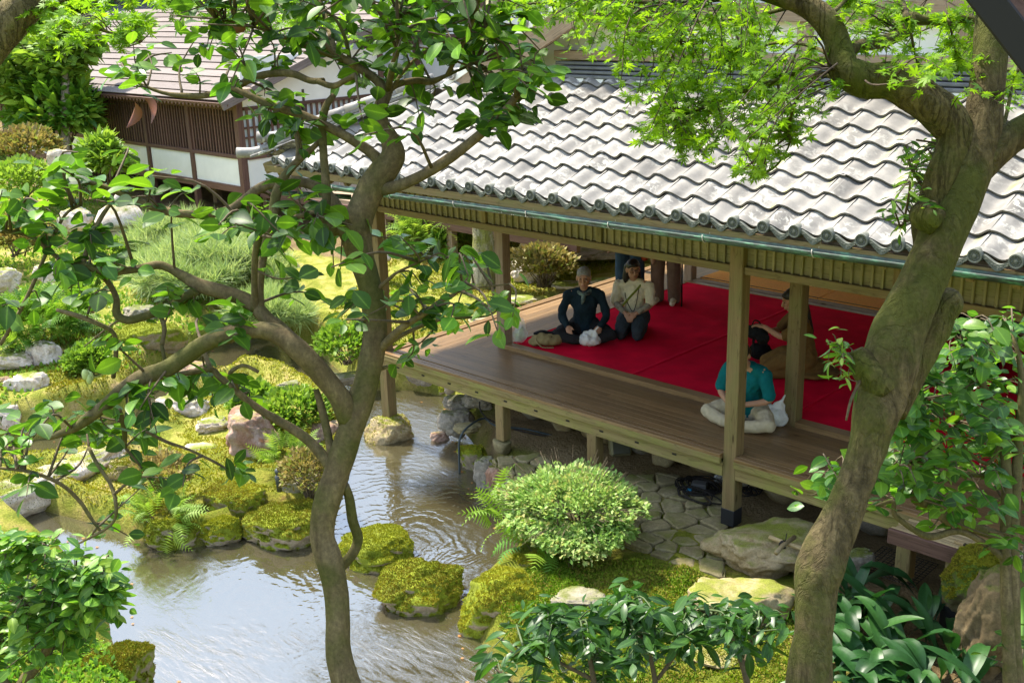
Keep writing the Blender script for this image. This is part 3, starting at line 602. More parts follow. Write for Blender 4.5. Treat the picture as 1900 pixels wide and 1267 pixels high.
RK = [
 # name, label, x, y, z, width px, height m, material, keywords
 ('mossy_stone', 'broad low mossy stone with a pale bare patch on top, at the island tip', 528, 978, -1.02, 150, .46, ROCK_MOSS, dict(moss=14000, flat=.62, ratio=1., ang=.35)),
 ('mossy_stone', 'brownish mossy stepping stone in the pond just behind the camellia trunk', 703, 1020, -1.05, 134, .40, ROCK_MOSS, dict(moss=11000, flat=.75, ratio=.9, ang=.3)),
 ('mossy_stone', 'yellow mossy stepping stone in open water with a notched outline', 780, 1095, -1.02, 150, .5, ROCK_MOSS, dict(moss=13000, flat=.78, ratio=.95, ang=.45, rough=1.35)),
 ('mossy_stone', 'tall yellow mossy stone with white lichen spots at the right bank of the pond', 935, 1122, -.92, 150, .66, ROCK_MOSS, dict(moss=14000, flat=.8, ratio=.9, ang=.3)),
 ('mossy_stone', 'small rounded moss stone on the bank beside the pale bush', 985, 1055, -.84, 80, .36, ROCK_MOSS, dict(moss=5000)),
 ('flat_stone', 'flat brown stone in the moss between two mossy stones', 1068, 1112, -.72, 98, .2, ROCK_GREY, dict(flat=.3)),
 ('boulder', 'tan flat-topped boulder in the moss in front of the big step stone', 1352, 1120, -.62, 200, .42, ROCK_TAN, dict(flat=.45, ratio=.7, sub=5)),
 ('step_stone', 'large tan step stone carrying a tied bamboo cross', 1425, 1010, -.56, 205, .42, ROCK_TAN, dict(flat=.35, ratio=.75, sub=5, ang=.75)),
 ('rock', 'small grey rock just right of the maple trunk by the bench', 1590, 1045, -.62, 70, .34, ROCK_GREY, {}),
 ('footing_rock', 'mossy brown rock in the water under the corner post', 728, 800, -1.0, 92, .44, ROCK_TAN, dict(ang=.8, moss=1500)),
 ('rock', 'flat-topped dark rock, highest of the bank rocks below the veranda', 851, 748, -.72, 64, .22, ROCK_GREY, {}),
 ('rock', 'grey brown rock below the flat-topped one on the bank under the veranda', 846, 782, -.85, 64, .36, ROCK_GREY, {}),
 ('rock', 'dark rock tucked deep under the veranda behind the bank rocks', 890, 742, -.62, 62, .24, ROCK_GREY, {}),
 ('flat_stone', 'flat pale stone on the bank with a black hose beside it', 866, 792, -.74, 52, .12, FLAG, dict(flat=.3)),
 ('rock', 'green mossy rock at the waterline below the short post', 878, 848, -.98, 54, .4, ROCK_MOSS, dict(moss=2000)),
 ('rock', 'grey green upright rock at the waterline left of the rusty rock', 902, 876, -.95, 50, .42, ROCK_GREY, {}),
 ('rock', 'rusty brown rock at the waterline left of the pale bush', 932, 890, -.92, 66, .46, ROCK_RUST, {}),
 ('rock', 'orange brown block lying above the rusty rock by the paving', 950, 862, -.76, 46, .2, ROCK_RUST, {}),
 ('rock', 'dark grey rock half hidden by the left edge of the pale bush', 968, 890, -.84, 58, .32, ROCK_GREY, {}),
 ('rock', 'low rusty rock in the water at the foot of the bank under the veranda', 815, 812, -1.08, 34, .2, ROCK_RUST, {}),
 ('rock', 'rusty squarish rock on the far bank just right of the corner post', 742, 690, -.9, 40, .42, ROCK_RUST, {}),
 ('rock', 'wide mossy rock on the far bank in the shade of the veranda', 792, 694, -.9, 84, .42, ROCK_GREY, dict(moss=1500)),
 ('rock', 'dark rock on the far bank at the right, deep in shade under the veranda', 858, 712, -.9, 70, .4, ROCK_GREY, {}),
 ('rock', 'small bright green mossy rock at the far water edge under the veranda', 829, 722, -1.02, 32, .2, ROCK_MOSS, dict(moss=1500)),
 ('long_rock', 'long pale rock with yellow moss lying across the left side of the pond', 55, 912, -.92, 430, .50, ROCK_PALE, dict(ratio=.22, rz=.92, sub=5, flat=.6, moss=2500, seed=77)),
 ('rock', 'tall rusty rock with moss in its hollow, on the island', 470, 808, -.72, 122, .68, ROCK_RUST, dict(ang=.9, sub=5, flat=.7)),
 ('rock', 'rusty rock at the island edge just left of the camellia trunk', 606, 808, -.9, 56, .42, ROCK_RUST, {}),
 ('mossy_stone', 'mossy stone with a white bare top in the middle of the island front', 432, 930, -.88, 120, .42, ROCK_MOSS, dict(moss=7000, flat=.5)),
 ('mossy_stone', 'golden moss cushion stone at the island waterline', 412, 985, -1.0, 78, .34, ROCK_MOSS, dict(moss=5000)),
 ('rock', 'ferny mossy rock at the island waterline left of the golden cushion', 325, 990, -1.0, 90, .4, ROCK_MOSS, dict(moss=5000)),
 ('rock', 'pale flat rock in the yellow moss left of the tall rusty rock', 392, 788, -.86, 62, .2, ROCK_PALE, {}),
 ('rock', 'pinkish white rock at the back edge of the island', 345, 752, -.86, 90, .36, ROCK_PALE, {}),
 ('flat_stone', 'pale flat stone lying low on the island moss', 372, 830, -.88, 60, .12, ROCK_PALE, dict(flat=.3)),
 ('rock', 'dark mossy rock under twigs right of the white-topped stone', 560, 895, -.9, 92, .42, ROCK_GREY, dict(moss=2500)),
 ('rock', 'mossy rock joining the long pale rock to the island', 240, 878, -.92, 90, .44, ROCK_TAN, dict(moss=4000)),
 ('slab_bridge', 'long grey stone slab laid over the water as a bridge', 620, 704, -.86, 190, .17, ROCK_GREY, dict(ratio=.22, rz=.35, flat=.3, ang=.8)),
 ('rock', 'orange brown rock standing in the water behind the island', 352, 692, -.98, 84, .4, ROCK_RUST, {}),
 ('rock', 'large white lichen rock on the left shore', 52, 726, -.68, 84, .62, ROCK_PALE, dict(sub=5)),
 ('rock', 'square pale rock at the left picture edge below the white lichen rock', 12, 772, -.8, 58, .42, ROCK_PALE, dict(ang=.9)),
 ('rock', 'brown rock at the left edge beside the white lichen rock', 8, 716, -.66, 44, .34, ROCK_RUST, {}),
 ('rock', 'tall pale pointed rock on the left shore below the green shrub', 82, 662, -.5, 66, .6, ROCK_PALE, dict(ang=.9)),
 ('rock', 'low pink rock left of the pointed rock on the shore', 18, 668, -.5, 82, .34, ROCK_PALE, {}),
 ('rock', 'mossy brown rock at the water between white rocks on the left shore', 148, 734, -.86, 86, .38, ROCK_TAN, dict(moss=2500)),
 ('rock', 'small white rock at the water edge in front of the mossy brown rock', 118, 758, -.98, 42, .24, ROCK_PALE, {}),
 ('boulder', 'big boulder with golden yellow moss on the far shore', 270, 636, -.66, 140, .72, ROCK_MOSS, dict(moss=7000, sub=5, ang=.7)),
 ('flat_stone', 'low yellow-topped stone in the water in front of the golden boulder', 240, 680, -1.0, 56, .2, ROCK_TAN, dict(moss=1500)),
 ('rock', 'brown rock in shade under the camellia branch on the left shore', 152, 586, -.35, 60, .42, ROCK_RUST, {}),
 ('rock', 'pale rock behind camellia leaves at the left edge', 92, 506, -.15, 60, .42, ROCK_PALE, {}),
 ('rock', 'white rock half hidden at the far left edge', 6, 520, -.2, 60, .5, ROCK_PALE, {}),
 ('rock', 'pinkish rock left of the stone lantern', 142, 408, .05, 64, .6, ROCK_PALE, {}),
 ('rock', 'brown rock at the foot of the stone lantern', 168, 450, -.2, 62, .44, ROCK_RUST, {}),
 ('rock', 'pale rock showing between leaves above the lantern', 112, 298, 1.1, 40, .6, ROCK_PALE, {}),
 ('rock', 'round white rock beside the pine, by the far pond arm', 505, 506, -.58, 26, .26, ROCK_PALE, {}),
 ('rock', 'white rock right of the round one by the far pond arm', 534, 497, -.58, 34, .3, ROCK_PALE, {}),
 ('rock', 'broad grey rock below the low pine by the water', 262, 585, -.5, 66, .4, ROCK_GREY, {}),
 ('rock', 'pale boulder in the moss garden right behind the inner post', 985, 500, -.42, 82, .5, ROCK_PALE, {}),
 ('stepping_stone', 'pale stepping stone in the moss, nearest the veranda edge', 966, 556, -.56, 60, .12, ROCK_PALE, dict(flat=.25)),
 ('stepping_stone', 'oval pale stepping stone in the moss left of the seated man', 1053, 528, -.54, 62, .12, ROCK_PALE, dict(flat=.25)),
 ('stepping_stone', 'pale stepping stone in the moss just above the seated man', 1112, 520, -.54, 52, .12, ROCK_PALE, dict(flat=.25)),
 ('stepping_stone', 'pale stepping stone at the veranda edge left of the inner post', 893, 590, -.58, 56, .12, ROCK_PALE, dict(flat=.25)),
 ('flat_stone', 'long flat stone in the moss below the fern bed', 820, 472, -.55, 66, .1, ROCK_PALE, dict(flat=.25)),
 ('flat_stone', 'pale flat stone right of the corner post in the moss', 762, 468, -.55, 40, .1, ROCK_PALE, dict(flat=.25)),
 ('rock', 'white rock by the lichen stone post at the edge of the fern bed', 772, 412, -.3, 38, .5, ROCK_PALE, {}),
 ('rock', 'orange lichen rock behind the fern bed', 838, 424, -.35, 70, .45, ROCK_RUST, {}),
 ('mossy_stone', 'round moss stone at the lower left bank below the leafy shrub', 225, 1252, -.86, 136, .5, ROCK_MOSS, dict(moss=12000)),
 ('mossy_stone', 'mossy rock under the dark shrub at the water edge', 1000, 1190, -.9, 110, .5, ROCK_MOSS, dict(moss=4000)),
 ('flat_stone', 'flat brown stone under the dark shrub', 1205, 1170, -.72, 90, .16, ROCK_GREY, {}),
 ('flat_stone', 'flat mossy stone set in the bright moss lawn', 1330, 1216, -.74, 110, .14, ROCK_TAN, dict(flat=.25, moss=1500)),
 ('mossy_stone', 'dark green mossy boulder in front of the bench', 1815, 1075, -.16, 128, .55, stone('dark_moss_rock', [(.10, .08, .04), (.18, .15, .09)], True, .95, (.09, .13, .014), (.05, .07, .01)), dict(moss=16000, ratio=.8, flat=.6)),
 ('rock', 'tall brown rough rock below the dark green mossy boulder', 1835, 1175, -.4, 120, .9, stone('brown_rock', [(.07, .05, .025), (.14, .10, .05), (.19, .145, .08)], True, .3, (.10, .12, .02)), dict(ang=.9, sub=5, flat=.9)),
]
for nme, lab, x, y, z, wp, h, m, kw in RK: rock(nme, lab, x, y, z, wp, h, m, **kw)
for k, (x, y, wp) in enumerate(((1115, 1082, 26), (1205, 1075, 30), (1500, 1110, 26), (1640, 1140, 40), (700, 1165, 30), (1260, 1250, 40))):
    pass
pu_ = pv(932, 812, -.01); foot = props(ob('footing_stone', mesh('footing_stone', *rock_v(3, (.13, .13, .12), 5, .9, .5, .4), True, None, FLAG), None, None, T((pu_[0], -.01, -.71))), 'squared footing stone under the short post left of the pale bush', 'footing stone')
pu_ = pv(1103, 850, -.01); ob('footing_stone', foot.data, None, None, T((pu_[0], -.01, -.71))); props(bpy.data.objects['footing_stone.001'], 'squared footing stone under the short post behind the pale bush', 'footing stone')
wallt = thing('retaining_wall', 'low rough stone retaining wall in the dark under the veranda floor', 'stone wall', (4, 1.2, -.7))
x = 1.3
for k in range(24):
    l = random.uniform(.36, .62); h = random.uniform(.34, .46); V, F = rock_v(3, (l*.56, .2, h*.62), 300+k, .9, .7, .7); ob('stone', mesh('stone', V, F, True, None, ROCK_TAN if k % 3 else ROCK_GREY), None, wallt, T((x+l/2, .78+random.uniform(-.05, .05), -.62+h*.3)))
    x += l
    if x > 8: break
x = 1.5
for k in range(12):
    l = random.uniform(.45, .7); V, F = rock_v(3, (l*.56, .2, .19), 340+k, .9, .7, .7); ob('stone', mesh('stone', V, F, True, None, ROCK_TAN), None, wallt, T((x+l/2, .95, -.25))); x += l
# ---------------------------------------------------------------- paving of irregular flat stones
def voronoi(seeds, region):
    out = []
    for i, s in enumerate(seeds):
        P = [np.array(q) for q in region]
        for j, t in enumerate(seeds):
            if i == j or np.hypot(*(t-s)) > 1.6: continue
            m_ = (s+t)/2; n_ = t-s; Q = []
            for a, b in zip(P, P[1:]+P[:1]):
                da, db = (a-m_) @ n_, (b-m_) @ n_
                if da <= 0: Q.append(a)
                if da*db < 0: Q.append(a+(b-a)*da/(da-db))
            P = Q
            if len(P) < 3: break
        if len(P) >= 3: out.append(np.array(P))
    return out
def paving(name, region, step, z, m, r_, gap=.012):
    reg = [np.array(q) for q in region]; R_ = np.array(reg); lo, hi = R_.min(0), R_.max(0); seeds = []
    for x in np.arange(lo[0], hi[0], step):
        for y in np.arange(lo[1], hi[1], step):
            q = np.array((x, y))+r_.uniform(-.5, .5, 2)*step
            if sdist(np.array([q[0]]), np.array([q[1]]), R_)[0] < .12: seeds.append(q)
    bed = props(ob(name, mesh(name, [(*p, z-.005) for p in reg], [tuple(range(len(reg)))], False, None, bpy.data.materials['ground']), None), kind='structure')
    for P in voronoi(seeds, reg):
        c = P.mean(0); d = np.linalg.norm(P-c, axis=1)
        if d.max() < .07: continue
        Q = []
        for i in range(len(P)):                                     # rounded, slightly wavy outlines
            a, b = P[i], P[(i+1) % len(P)]
            for t in (.12, .5, .88): Q.append(a+(b-a)*t)
        Q = np.array(Q)+r_.uniform(-.008, .008, (len(Q), 2)); k = len(Q); e = (Q-c); L = np.linalg.norm(e, axis=1)[:, None]; h = r_.uniform(0, .016); tl = r_.uniform(-.02, .02, 2)
        o_ = e*(1-gap/L); i_ = e*(1-(gap+.018)/L)
        V = [(*q, -.03) for q in o_]+[(*q, .018+h+q@tl) for q in o_]+[(*q, .028+h+q@tl) for q in i_]
        F = [(i, (i+1) % k, k+(i+1) % k, k+i) for i in range(k)]+[(k+i, k+(i+1) % k, 2*k+(i+1) % k, 2*k+i) for i in range(k)]+[tuple(range(2*k, 3*k))]
        ob('flagstone', mesh('flagstone', V, F, False, None, m), None, bed, T((*c, z)))
rg = np.random.default_rng(3)
reg1 = [pz(x, y, -.7)[:2] for x, y in ((905, 850), (1000, 842), (1075, 885), (1235, 880), (1345, 900), (1352, 985), (1345, 1075), (1240, 1045), (1165, 1010), (1100, 985), (1000, 925), (935, 872))]
paving('stone_paving', reg1, .215, -.715, FLAG, rg)
reg2 = [pz(x, y, -.42)[:2] for x, y in ((930, 408), (1160, 425), (1215, 475), (1060, 480), (990, 452), (900, 440))]
paving('garden_path', reg2, .55, -.43, FLAGP, rg)
# ---------------------------------------------------------------- plants
def oval(w=.42, fold=.08, curl=.12, n=6):
    V, F = [], []
    for i in range(n+1):
        t = i/n; wd = w*math.sin(math.pi*t**1.02)**.72*(1.08-.22*t) if 0 < i < n else .012; z = -curl*t*t
        V += [(-wd, t, z+fold*wd*2.2), (0, t, z), (wd, t, z+fold*wd*2.2)]
    for i in range(n):
        a = i*3
        for k in (0, 1): F += [(a+k, a+k+1, a+k+4), (a+k, a+k+4, a+k+3)]
    return np.array(V), np.array(F)
OVAL = oval(.30, .10, .16); LANCE = oval(.17, .1, .25, 5); MID = lambda tm: (np.arange(len(tm[0])) % 3 == 1).astype(float) if tm is OVAL or tm is LANCE else None; SMALL = (np.array([(0, 0, 0), (-.3, .5, .05), (0, 1, -.03), (.3, .5, .05), (0, .5, -.03)]), np.array([(0, 4, 1), (1, 4, 2), (0, 3, 4), (4, 3, 2)]))
def maple_t():
    V = [(0, 0, 0), (0, .12, 0)]; ang = [-128, -84, -42, 0, 42, 84, 128]; ln = [.36, .62, .86, 1., .86, .62, .36]; tip = []; val = []
    for a, l in zip(ang, ln):
        t = R(a); tip.append((math.sin(t)*l, .12+math.cos(t)*l, -.10*l*l)); tip[-1] = tip[-1]
    F = []
    for k in range(7):
        t = R(ang[k]); l = ln[k]; e = np.array((math.sin(t), math.cos(t), 0)); s = np.array((e[1], -e[0], 0)); o = len(V); c = np.array((0, .12, 0))
        V += [c+e*l*.30-s*l*.10*1.1, c+e*l*.55-s*l*.13+(0, 0, -.02), tip[k], c+e*l*.55+s*l*.13+(0, 0, -.02), c+e*l*.30+s*l*.10*1.1]
        F += [(1, o, o+4), (o, o+1, o+3), (o, o+3, o+4), (o+1, o+2, o+3)]
    return np.array([tuple(v) for v in V]), np.array(F)
MAPLE = maple_t()
def fern_t(n=11):
    V, F = [], []
    for i in range(n):
        t = (i+1)/(n+.5); y = t; z = .35*math.sin(t*2.2)-.28*t*t; l = .26*math.sin(math.pi*min(1, .12+t*.9))+.02
        for s in (-1, 1): o = len(V); V += [(0, y-.03, z), (s*l*.55, y+.03, z-.02), (s*l, y+.08, z-.06), (0, y+.035, z)]; F += [(o, o+1, o+3), (o+1, o+2, o+3)]
    return np.array(V), np.array(F)
FERN = fern_t()
def needles_t(n=12):
    r_ = np.random.default_rng(2); V, F = [], []
    for k in range(n):
        d = r_.normal(size=3)*(1, .5, 1)+(0, .9, 0); d /= np.linalg.norm(d); s = np.cross(d, r_.normal(size=3)); s /= np.linalg.norm(s); o = len(V)
        V += [-s*.034, s*.034, d]; F.append((o, o+1, o+2))
    return np.array(V), np.array(F)
NEED = needles_t()
def blade_t():
    V, F = [], []
    for i in range(5):
        t = i/4; wd = .03*(1-t)+.002; V += [(-wd, t*.8, .45*t-.5*t*t), (wd, t*.8, .45*t-.5*t*t)]
    for i in range(4): a = i*2; F += [(a, a+1, a+3), (a, a+3, a+2)]
    return np.array(V), np.array(F)
GRASS = blade_t()
L_CAM = leafm('camellia_leaf', [(.019, .050, .009), (.032, .085, .012), (.052, .125, .016), (.10, .20, .022)], (2.5, 2.4, .7), .46, .38, .28)
L_MAP = leafm('maple_leaf', [(.09, .20, .010), (.14, .28, .013), (.21, .36, .018)], (1.7, 1.6, .8), .5, .52, .22)
L_LIME = leafm('sunlit_shrub_leaf', [(.10, .20, .02), (.16, .28, .03), (.24, .34, .05)], (1.3, 1.3, .8), .5, .4, .3)
L_GREEN = leafm('green_shrub_leaf', [(.05, .14, .02), (.08, .20, .025), (.14, .28, .03), (.24, .34, .04)], (1.5, 1.5, .8), .42, .38, .35)
L_PALE = leafm('pale_bush_leaf', [(.15, .29, .06), (.23, .39, .09), (.34, .48, .15), (.38, .33, .14)], (1.2, 1.2, .9), .5, .35, .3)
L_DARK = leafm('dark_shrub_leaf', [(.018, .055, .012), (.03, .09, .016), (.05, .125, .02)], (1.8, 1.9, .8), .38, .3, .4)
L_ASP = leafm('broad_leaf', [(.012, .045, .012), (.02, .07, .018), (.035, .10, .022)], (1.6, 1.8, .8), .42, .2, .35)
L_PINE = leafm('pine_needle', [(.20, .29, .09), (.30, .40, .15), (.40, .47, .22)], (1.2, 1.2, .8), .5, .35, .3)
L_FERN = leafm('fern_leaf', [(.12, .22, .025), (.18, .30, .035), (.28, .38, .06)], (1.3, 1.3, .8), .5, .4, .3)
L_DRY = leafm('dry_twig_leaf', [(.20, .17, .06), (.30, .24, .09), (.26, .17, .06), (.20, .25, .05)], (1.2, 1.2, .8), .6, .3, .2)
L_FAR = leafm('far_leaf', [(.09, .20, .03), (.15, .29, .04), (.22, .38, .06)], (1.5, 1.5, .8), .5, .4, .3)
def bark(name, c1, c2, moss=None, mk_=.5, sc=7., bmp=.8, ck=.55):
    m, n, b = mk(name); v = coords(n, shift=False); vs = coords(n, (1, 1, .32), False); a = noise(n, vs, sc*1.6, 8, .7, 1.2); f = noise(n, v, sc*6, 4, .75); q = noise(n, v, 2.6, 5, .65)
    col = ramp(n, a, [(.3, c1), (.55, c2), (.72, [x*1.5 for x in c2])]); crk = math_(n, 'ABSOLUTE', math_(n, 'SUBTRACT', noise(n, vs, sc*.9, 5, .6, 1.5), .5)); crk = ramp(n, crk, [(.0, (1-ck, 1-ck, 1-ck)), (.04, (1, 1, 1))]); col = mixc(n, 1., col, crk, 'MULTIPLY'); h = math_(n, 'ADD', math_(n, 'ADD', a, crk), math_(n, 'MULTIPLY', f, .35))
    col = mixc(n, .5, col, mixc(n, 1., col, ramp(n, f, [(.3, (.35, .35, .35)), (.7, (1.6, 1.6, 1.5))]), 'MULTIPLY'))
    if moss:
        k = nd(n, 'MapRange', i_1=.62-mk_*.35, i_2=.76-mk_*.35); n.links.new(q, k.inputs[0])
        col = mixc(n, math_(n, 'MULTIPLY', k.outputs[0], .85), col, mixc(n, f, [x*.4 for x in moss], [x*1.6 for x in moss]))
    n.links.new(col, b.inputs['Base Color']); b.inputs['Roughness'].default_value = .9; b.inputs['Specular IOR Level'].default_value = .15
    bump(n, b, h, bmp, .03); return m
B_CAM = bark('camellia_bark', (.085, .062, .034), (.15, .115, .062), (.07, .075, .018), .5, 11., .25, .0)
B_MAP = bark('maple_bark', (.05, .038, .02), (.15, .115, .06), (.085, .095, .02), .6, 9., .8, .22)
B_MOSSY = bark('mossy_bark', (.06, .045, .02), (.17, .135, .06), (.085, .105, .014), .5, 10., .9, .35)
B_TWIG = plain('twig_bark', (.10, .075, .045), .9, .3, 60.)
B_SLIM = bark('slim_trunk_bark', (.24, .19, .12), (.38, .31, .22), None, 0, 9., .4)
def unit(a): return a/(np.linalg.norm(a, axis=-1, keepdims=True)+1e-9)
def bush(name, label, c, rad, n, tmpl, size, m, w=1., cat='shrub', group=None, stems=7, clump=.5, seed=0, upb=.5, hollow=.45, wood_=None, dome=True, moss=None, shoots=0, subs=None):
    """many small leaves spread through an uneven crown over a few stems rising from the ground"""
    r_ = np.random.default_rng(seed+11); c = np.asarray(c, float); rad = np.asarray(rad, float); N = int(n*2.6)
    d = unit(r_.normal(size=(N, 3)));
    if dome: d[:, 2] = np.abs(d[:, 2])*1.1-.25; d = unit(d)
    rr = (hollow+(1-hollow)*r_.random(N)**.6)*(1+.22*fbm(d, 2.2, 3, seed)); P = d*rr[:, None]*rad
    if subs: sb = np.array(subs)[r_.integers(len(subs), size=N)]; P = (d*rr[:, None]*sb[:, 3:]+sb[:, :3])*rad
    P = P[fbm(P/rad.max(), 4.5, 2, seed+5)+r_.normal(size=N)*.25 > clump-.62][:n]; d = unit(P/rad)
    k = len(P); dr = unit(d*1.0+r_.normal(size=(k, 3))*.55+np.array((0, 0, upb))); nn = r_.normal(size=(k, 3))*.5+np.array((0, 0, 1.2))
    M = leaf_axes(dr, nn, size*r_.uniform(.6, 1.25, k), w)
    t = thing(name, label, cat, (c[0], c[1], c[2]-rad[2]), group)
    V, F, vr = cloud(*tmpl, M, P, np.clip(.5+.3*fbm(P/rad.max(), 2.5, 2, seed)+r_.normal(size=k)*.18, .01, .99))
    props(ob('foliage', mesh('foliage', V, F, False, vr, m), None, t, T(c)), kind='stuff')
    L = []
    for s in range(stems):
        e = P[r_.integers(k)]*.85; b0 = np.array((r_.uniform(-.18, .18)*rad[0], r_.uniform(-.18, .18)*rad[1], -rad[2]*1.15)); mid = (b0+e)/2+r_.normal(size=3)*.12*rad.min()
        q = max(.004, rad.max()*.016); L.append(tube_vf([b0, mid, e], [q*1.5, q, q*.35], 5, True, 0, 0, 4))
    for s in range(shoots):
        e = d[r_.integers(k)]; e = unit(e+np.array((0, 0, .5))); b0 = e*rad*.85; tip = b0+e*rad.min()*r_.uniform(.2, .4); L.append(tube_vf([b0, (b0+tip)/2, tip], [.003, .0025, .0015], 4, True, 0, 0, 2))
    if L: v, f = join_vf(L); props(ob('stem', mesh('stem', v, f, True, None, wood_ or B_TWIG), None, t, T(c)), kind='stuff')
    return t
def bushpx(name, label, x, y, z, wpx, hm, n, tmpl, spx, m, ratio=.9, **k):
    """x, y: middle of the crown in the photograph; z: height of that middle"""
    p = pz(x, y, z); D = depth(p); a = wpx/2*D/FPX; return bush(name, label, p, (a, a*ratio, hm/2), n, tmpl, spx*D/FPX, m, **k)
pb = bushpx('pale_bush', 'round pale green small-leaved bush lit by the sun, beside the stone paving', 1064, 938, -.34, 296, .84, 17000, SMALL, 10, L_PALE, clump=.45, seed=3, shoots=110, ratio=.85, stems=16, upb=.35, subs=[(0, 0, .25, .72, .7, .55), (-.5, -.1, .0, .5, .5, .4), (.52, .1, .12, .5, .5, .42), (.3, -.4, -.4, .5, .45, .3), (-.25, -.45, -.35, .5, .4, .3), (.05, .4, .1, .6, .5, .5), (.68, -.15, -.15, .34, .34, .26)])
BU = [
 ('low_pine', 'low spreading pale pine with soft needles on the far bank', 385, 500, -.25, 300, .95, 2300, NEED, 36, L_PINE, dict(seed=21, clump=.62, hollow=.25, stems=16)),
 ('low_pine', 'low pale pine near the lantern, the farther of the two', 330, 445, -.1, 190, .7, 1200, NEED, 34, L_PINE, dict(seed=22, clump=.6, hollow=.25)),
 ('low_pine', 'narrow pale pine crown right below the wide camellia arch', 500, 580, -.5, 150, .5, 900, NEED, 34, L_PINE, dict(seed=23, clump=.6, hollow=.25)),
 ('fern_shrub', 'bright green ferny shrub on the left shore above the pale rocks', 75, 610, -.25, 160, .7, 900, FERN, 40, L_GREEN, dict(seed=24)),
 ('clipped_shrub', 'small rounded clipped shrub on the left shore', 162, 672, -.5, 88, .5, 2600, SMALL, 10, L_LIME, dict(seed=25, clump=.2)),
 ('ground_shrub', 'yellow green low shrub growing on the back of the island', 545, 760, -.68, 150, .4, 2600, SMALL, 12, L_LIME, dict(seed=26)),
 ('ground_shrub', 'leafy yellow shrub at the water edge behind the island', 470, 742, -.72, 90, .34, 900, SMALL, 18, L_LIME, dict(seed=27)),
 ('dry_bush', 'brownish twiggy azalea on the island in front of the long rock', 300, 880, -.6, 130, .4, 1800, SMALL, 10, L_DRY, dict(seed=28, stems=22)),
 ('dry_bush', 'brown twiggy azalea by the camellia trunk on the island', 570, 880, -.62, 110, .46, 1600, SMALL, 10, L_DRY, dict(seed=29, stems=22)),
 ('dry_bush', 'dry golden azalea in the moss garden behind the seated man', 1010, 492, -.2, 120, .62, 1900, SMALL, 11, L_DRY, dict(seed=30, stems=40, upb=.8)),
 ('dry_bush', 'low brown azalea at the veranda edge behind the corner post', 640, 640, -.55, 120, .46, 1700, SMALL, 11, L_LIME, dict(seed=31, stems=18)),
 ('dry_bush', 'rust green low azalea by the water left of the corner post', 672, 620, -.5, 90, .4, 1400, SMALL, 10, L_DRY, dict(seed=32, stems=18)),
 ('fern_bed', 'clump of tall bright ferns in the moss garden beyond the corner post', 800, 440, -.3, 130, .6, 320, FERN, 46, L_FERN, dict(seed=33, cat='fern', upb=.8, stems=4)),
 ('fern_bed', 'smaller bright fern clump right of the tall ferns', 850, 448, -.35, 70, .4, 150, FERN, 36, L_FERN, dict(seed=34, cat='fern', upb=.8, stems=4)),
 ('fern', 'pale fern hanging over the water left of the pale bush', 940, 965, -.68, 90, .36, 46, FERN, 66, L_FERN, dict(seed=35, cat='fern', stems=3, hollow=.05)),
 ('fern', 'dark green fern under the front of the pale bush', 1000, 1005, -.66, 100, .3, 46, FERN, 66, L_GREEN, dict(seed=36, cat='fern', stems=3, hollow=.05)),
 ('fern', 'fern cascade at the island waterline', 300, 955, -.86, 150, .4, 70, FERN, 46, L_FERN, dict(seed=37, cat='fern', stems=3, hollow=.3, upb=.1)),
 ('fern', 'fern tuft on the island under the tall rusty rock', 540, 850, -.76, 110, .3, 60, FERN, 40, L_FERN, dict(seed=38, cat='fern', stems=3)),
 ('far_shrub', 'glossy broadleaf shrub behind the two slim trunks', 100, 215, 1.5, 210, 2.1, 2300, LANCE, 30, L_GREEN, dict(seed=39, ratio=.6)),
 ('far_shrub', 'light green shrub at the left edge above the slope', 15, 160, 2.2, 150, 2.2, 2400, SMALL, 22, L_LIME, dict(seed=40)),
 ('far_shrub', 'leafy shrub at the corner of the lattice wing', 190, 300, .75, 120, 1.1, 1400, LANCE, 20, L_LIME, dict(seed=41, ratio=.6)),
 ('clipped_azalea', 'rust tinged clipped azalea mound on the upper left slope', 45, 275, 1.0, 150, .8, 2600, SMALL, 11, L_DRY, dict(seed=42, clump=.2)),
 ('clipped_azalea', 'pale green azalea mound below the rust tinged one', 40, 335, .7, 170, .8, 2600, SMALL, 11, L_LIME, dict(seed=43, clump=.2)),
 ('clipped_azalea', 'golden azalea mound at the left edge under camellia leaves', 25, 440, .15, 150, .6, 2200, SMALL, 11, L_DRY, dict(seed=44, clump=.2)),
 ('ground_shrub', 'light green low shrub behind the round clipped one', 130, 560, -.1, 110, .5, 1500, SMALL, 14, L_LIME, dict(seed=45)),
 ('ground_shrub', 'pale low shrub in front of the lantern', 200, 470, -.2, 110, .5, 1500, SMALL, 12, L_LIME, dict(seed=46)),
 ('seedling', 'thin young shrub standing in the moss before the fern bed', 813, 455, -.33, 40, .4, 90, LANCE, 16, L_GREEN, dict(seed=47, stems=4)),
]
for nme, lab, x, y, z, wp, h, n_, tm, sp, m, kw in BU: bushpx(nme, lab, x, y, z, wp, h, n_, tm, sp, m, **kw)
# sedge by the water
q = pz(310, 672, -1.05); t = thing('sedge', 'arching pale sedge at the pond edge by the golden boulder', 'grass', q); r_ = np.random.default_rng(5); a = r_.uniform(0, 6.28, 46); dd = np.stack([np.cos(a), np.sin(a), r_.uniform(.5, 1.6, 46)], -1)
V, F, vr = cloud(*GRASS, leaf_axes(unit(dd), np.tile((0, 0, 1.), (46, 1)), r_.uniform(.3, .6, 46)), np.zeros((46, 3)), r_.random(46)); props(ob('blade', mesh('blade', V, F, False, vr, L_PALE), None, t, T(q)), kind='stuff')
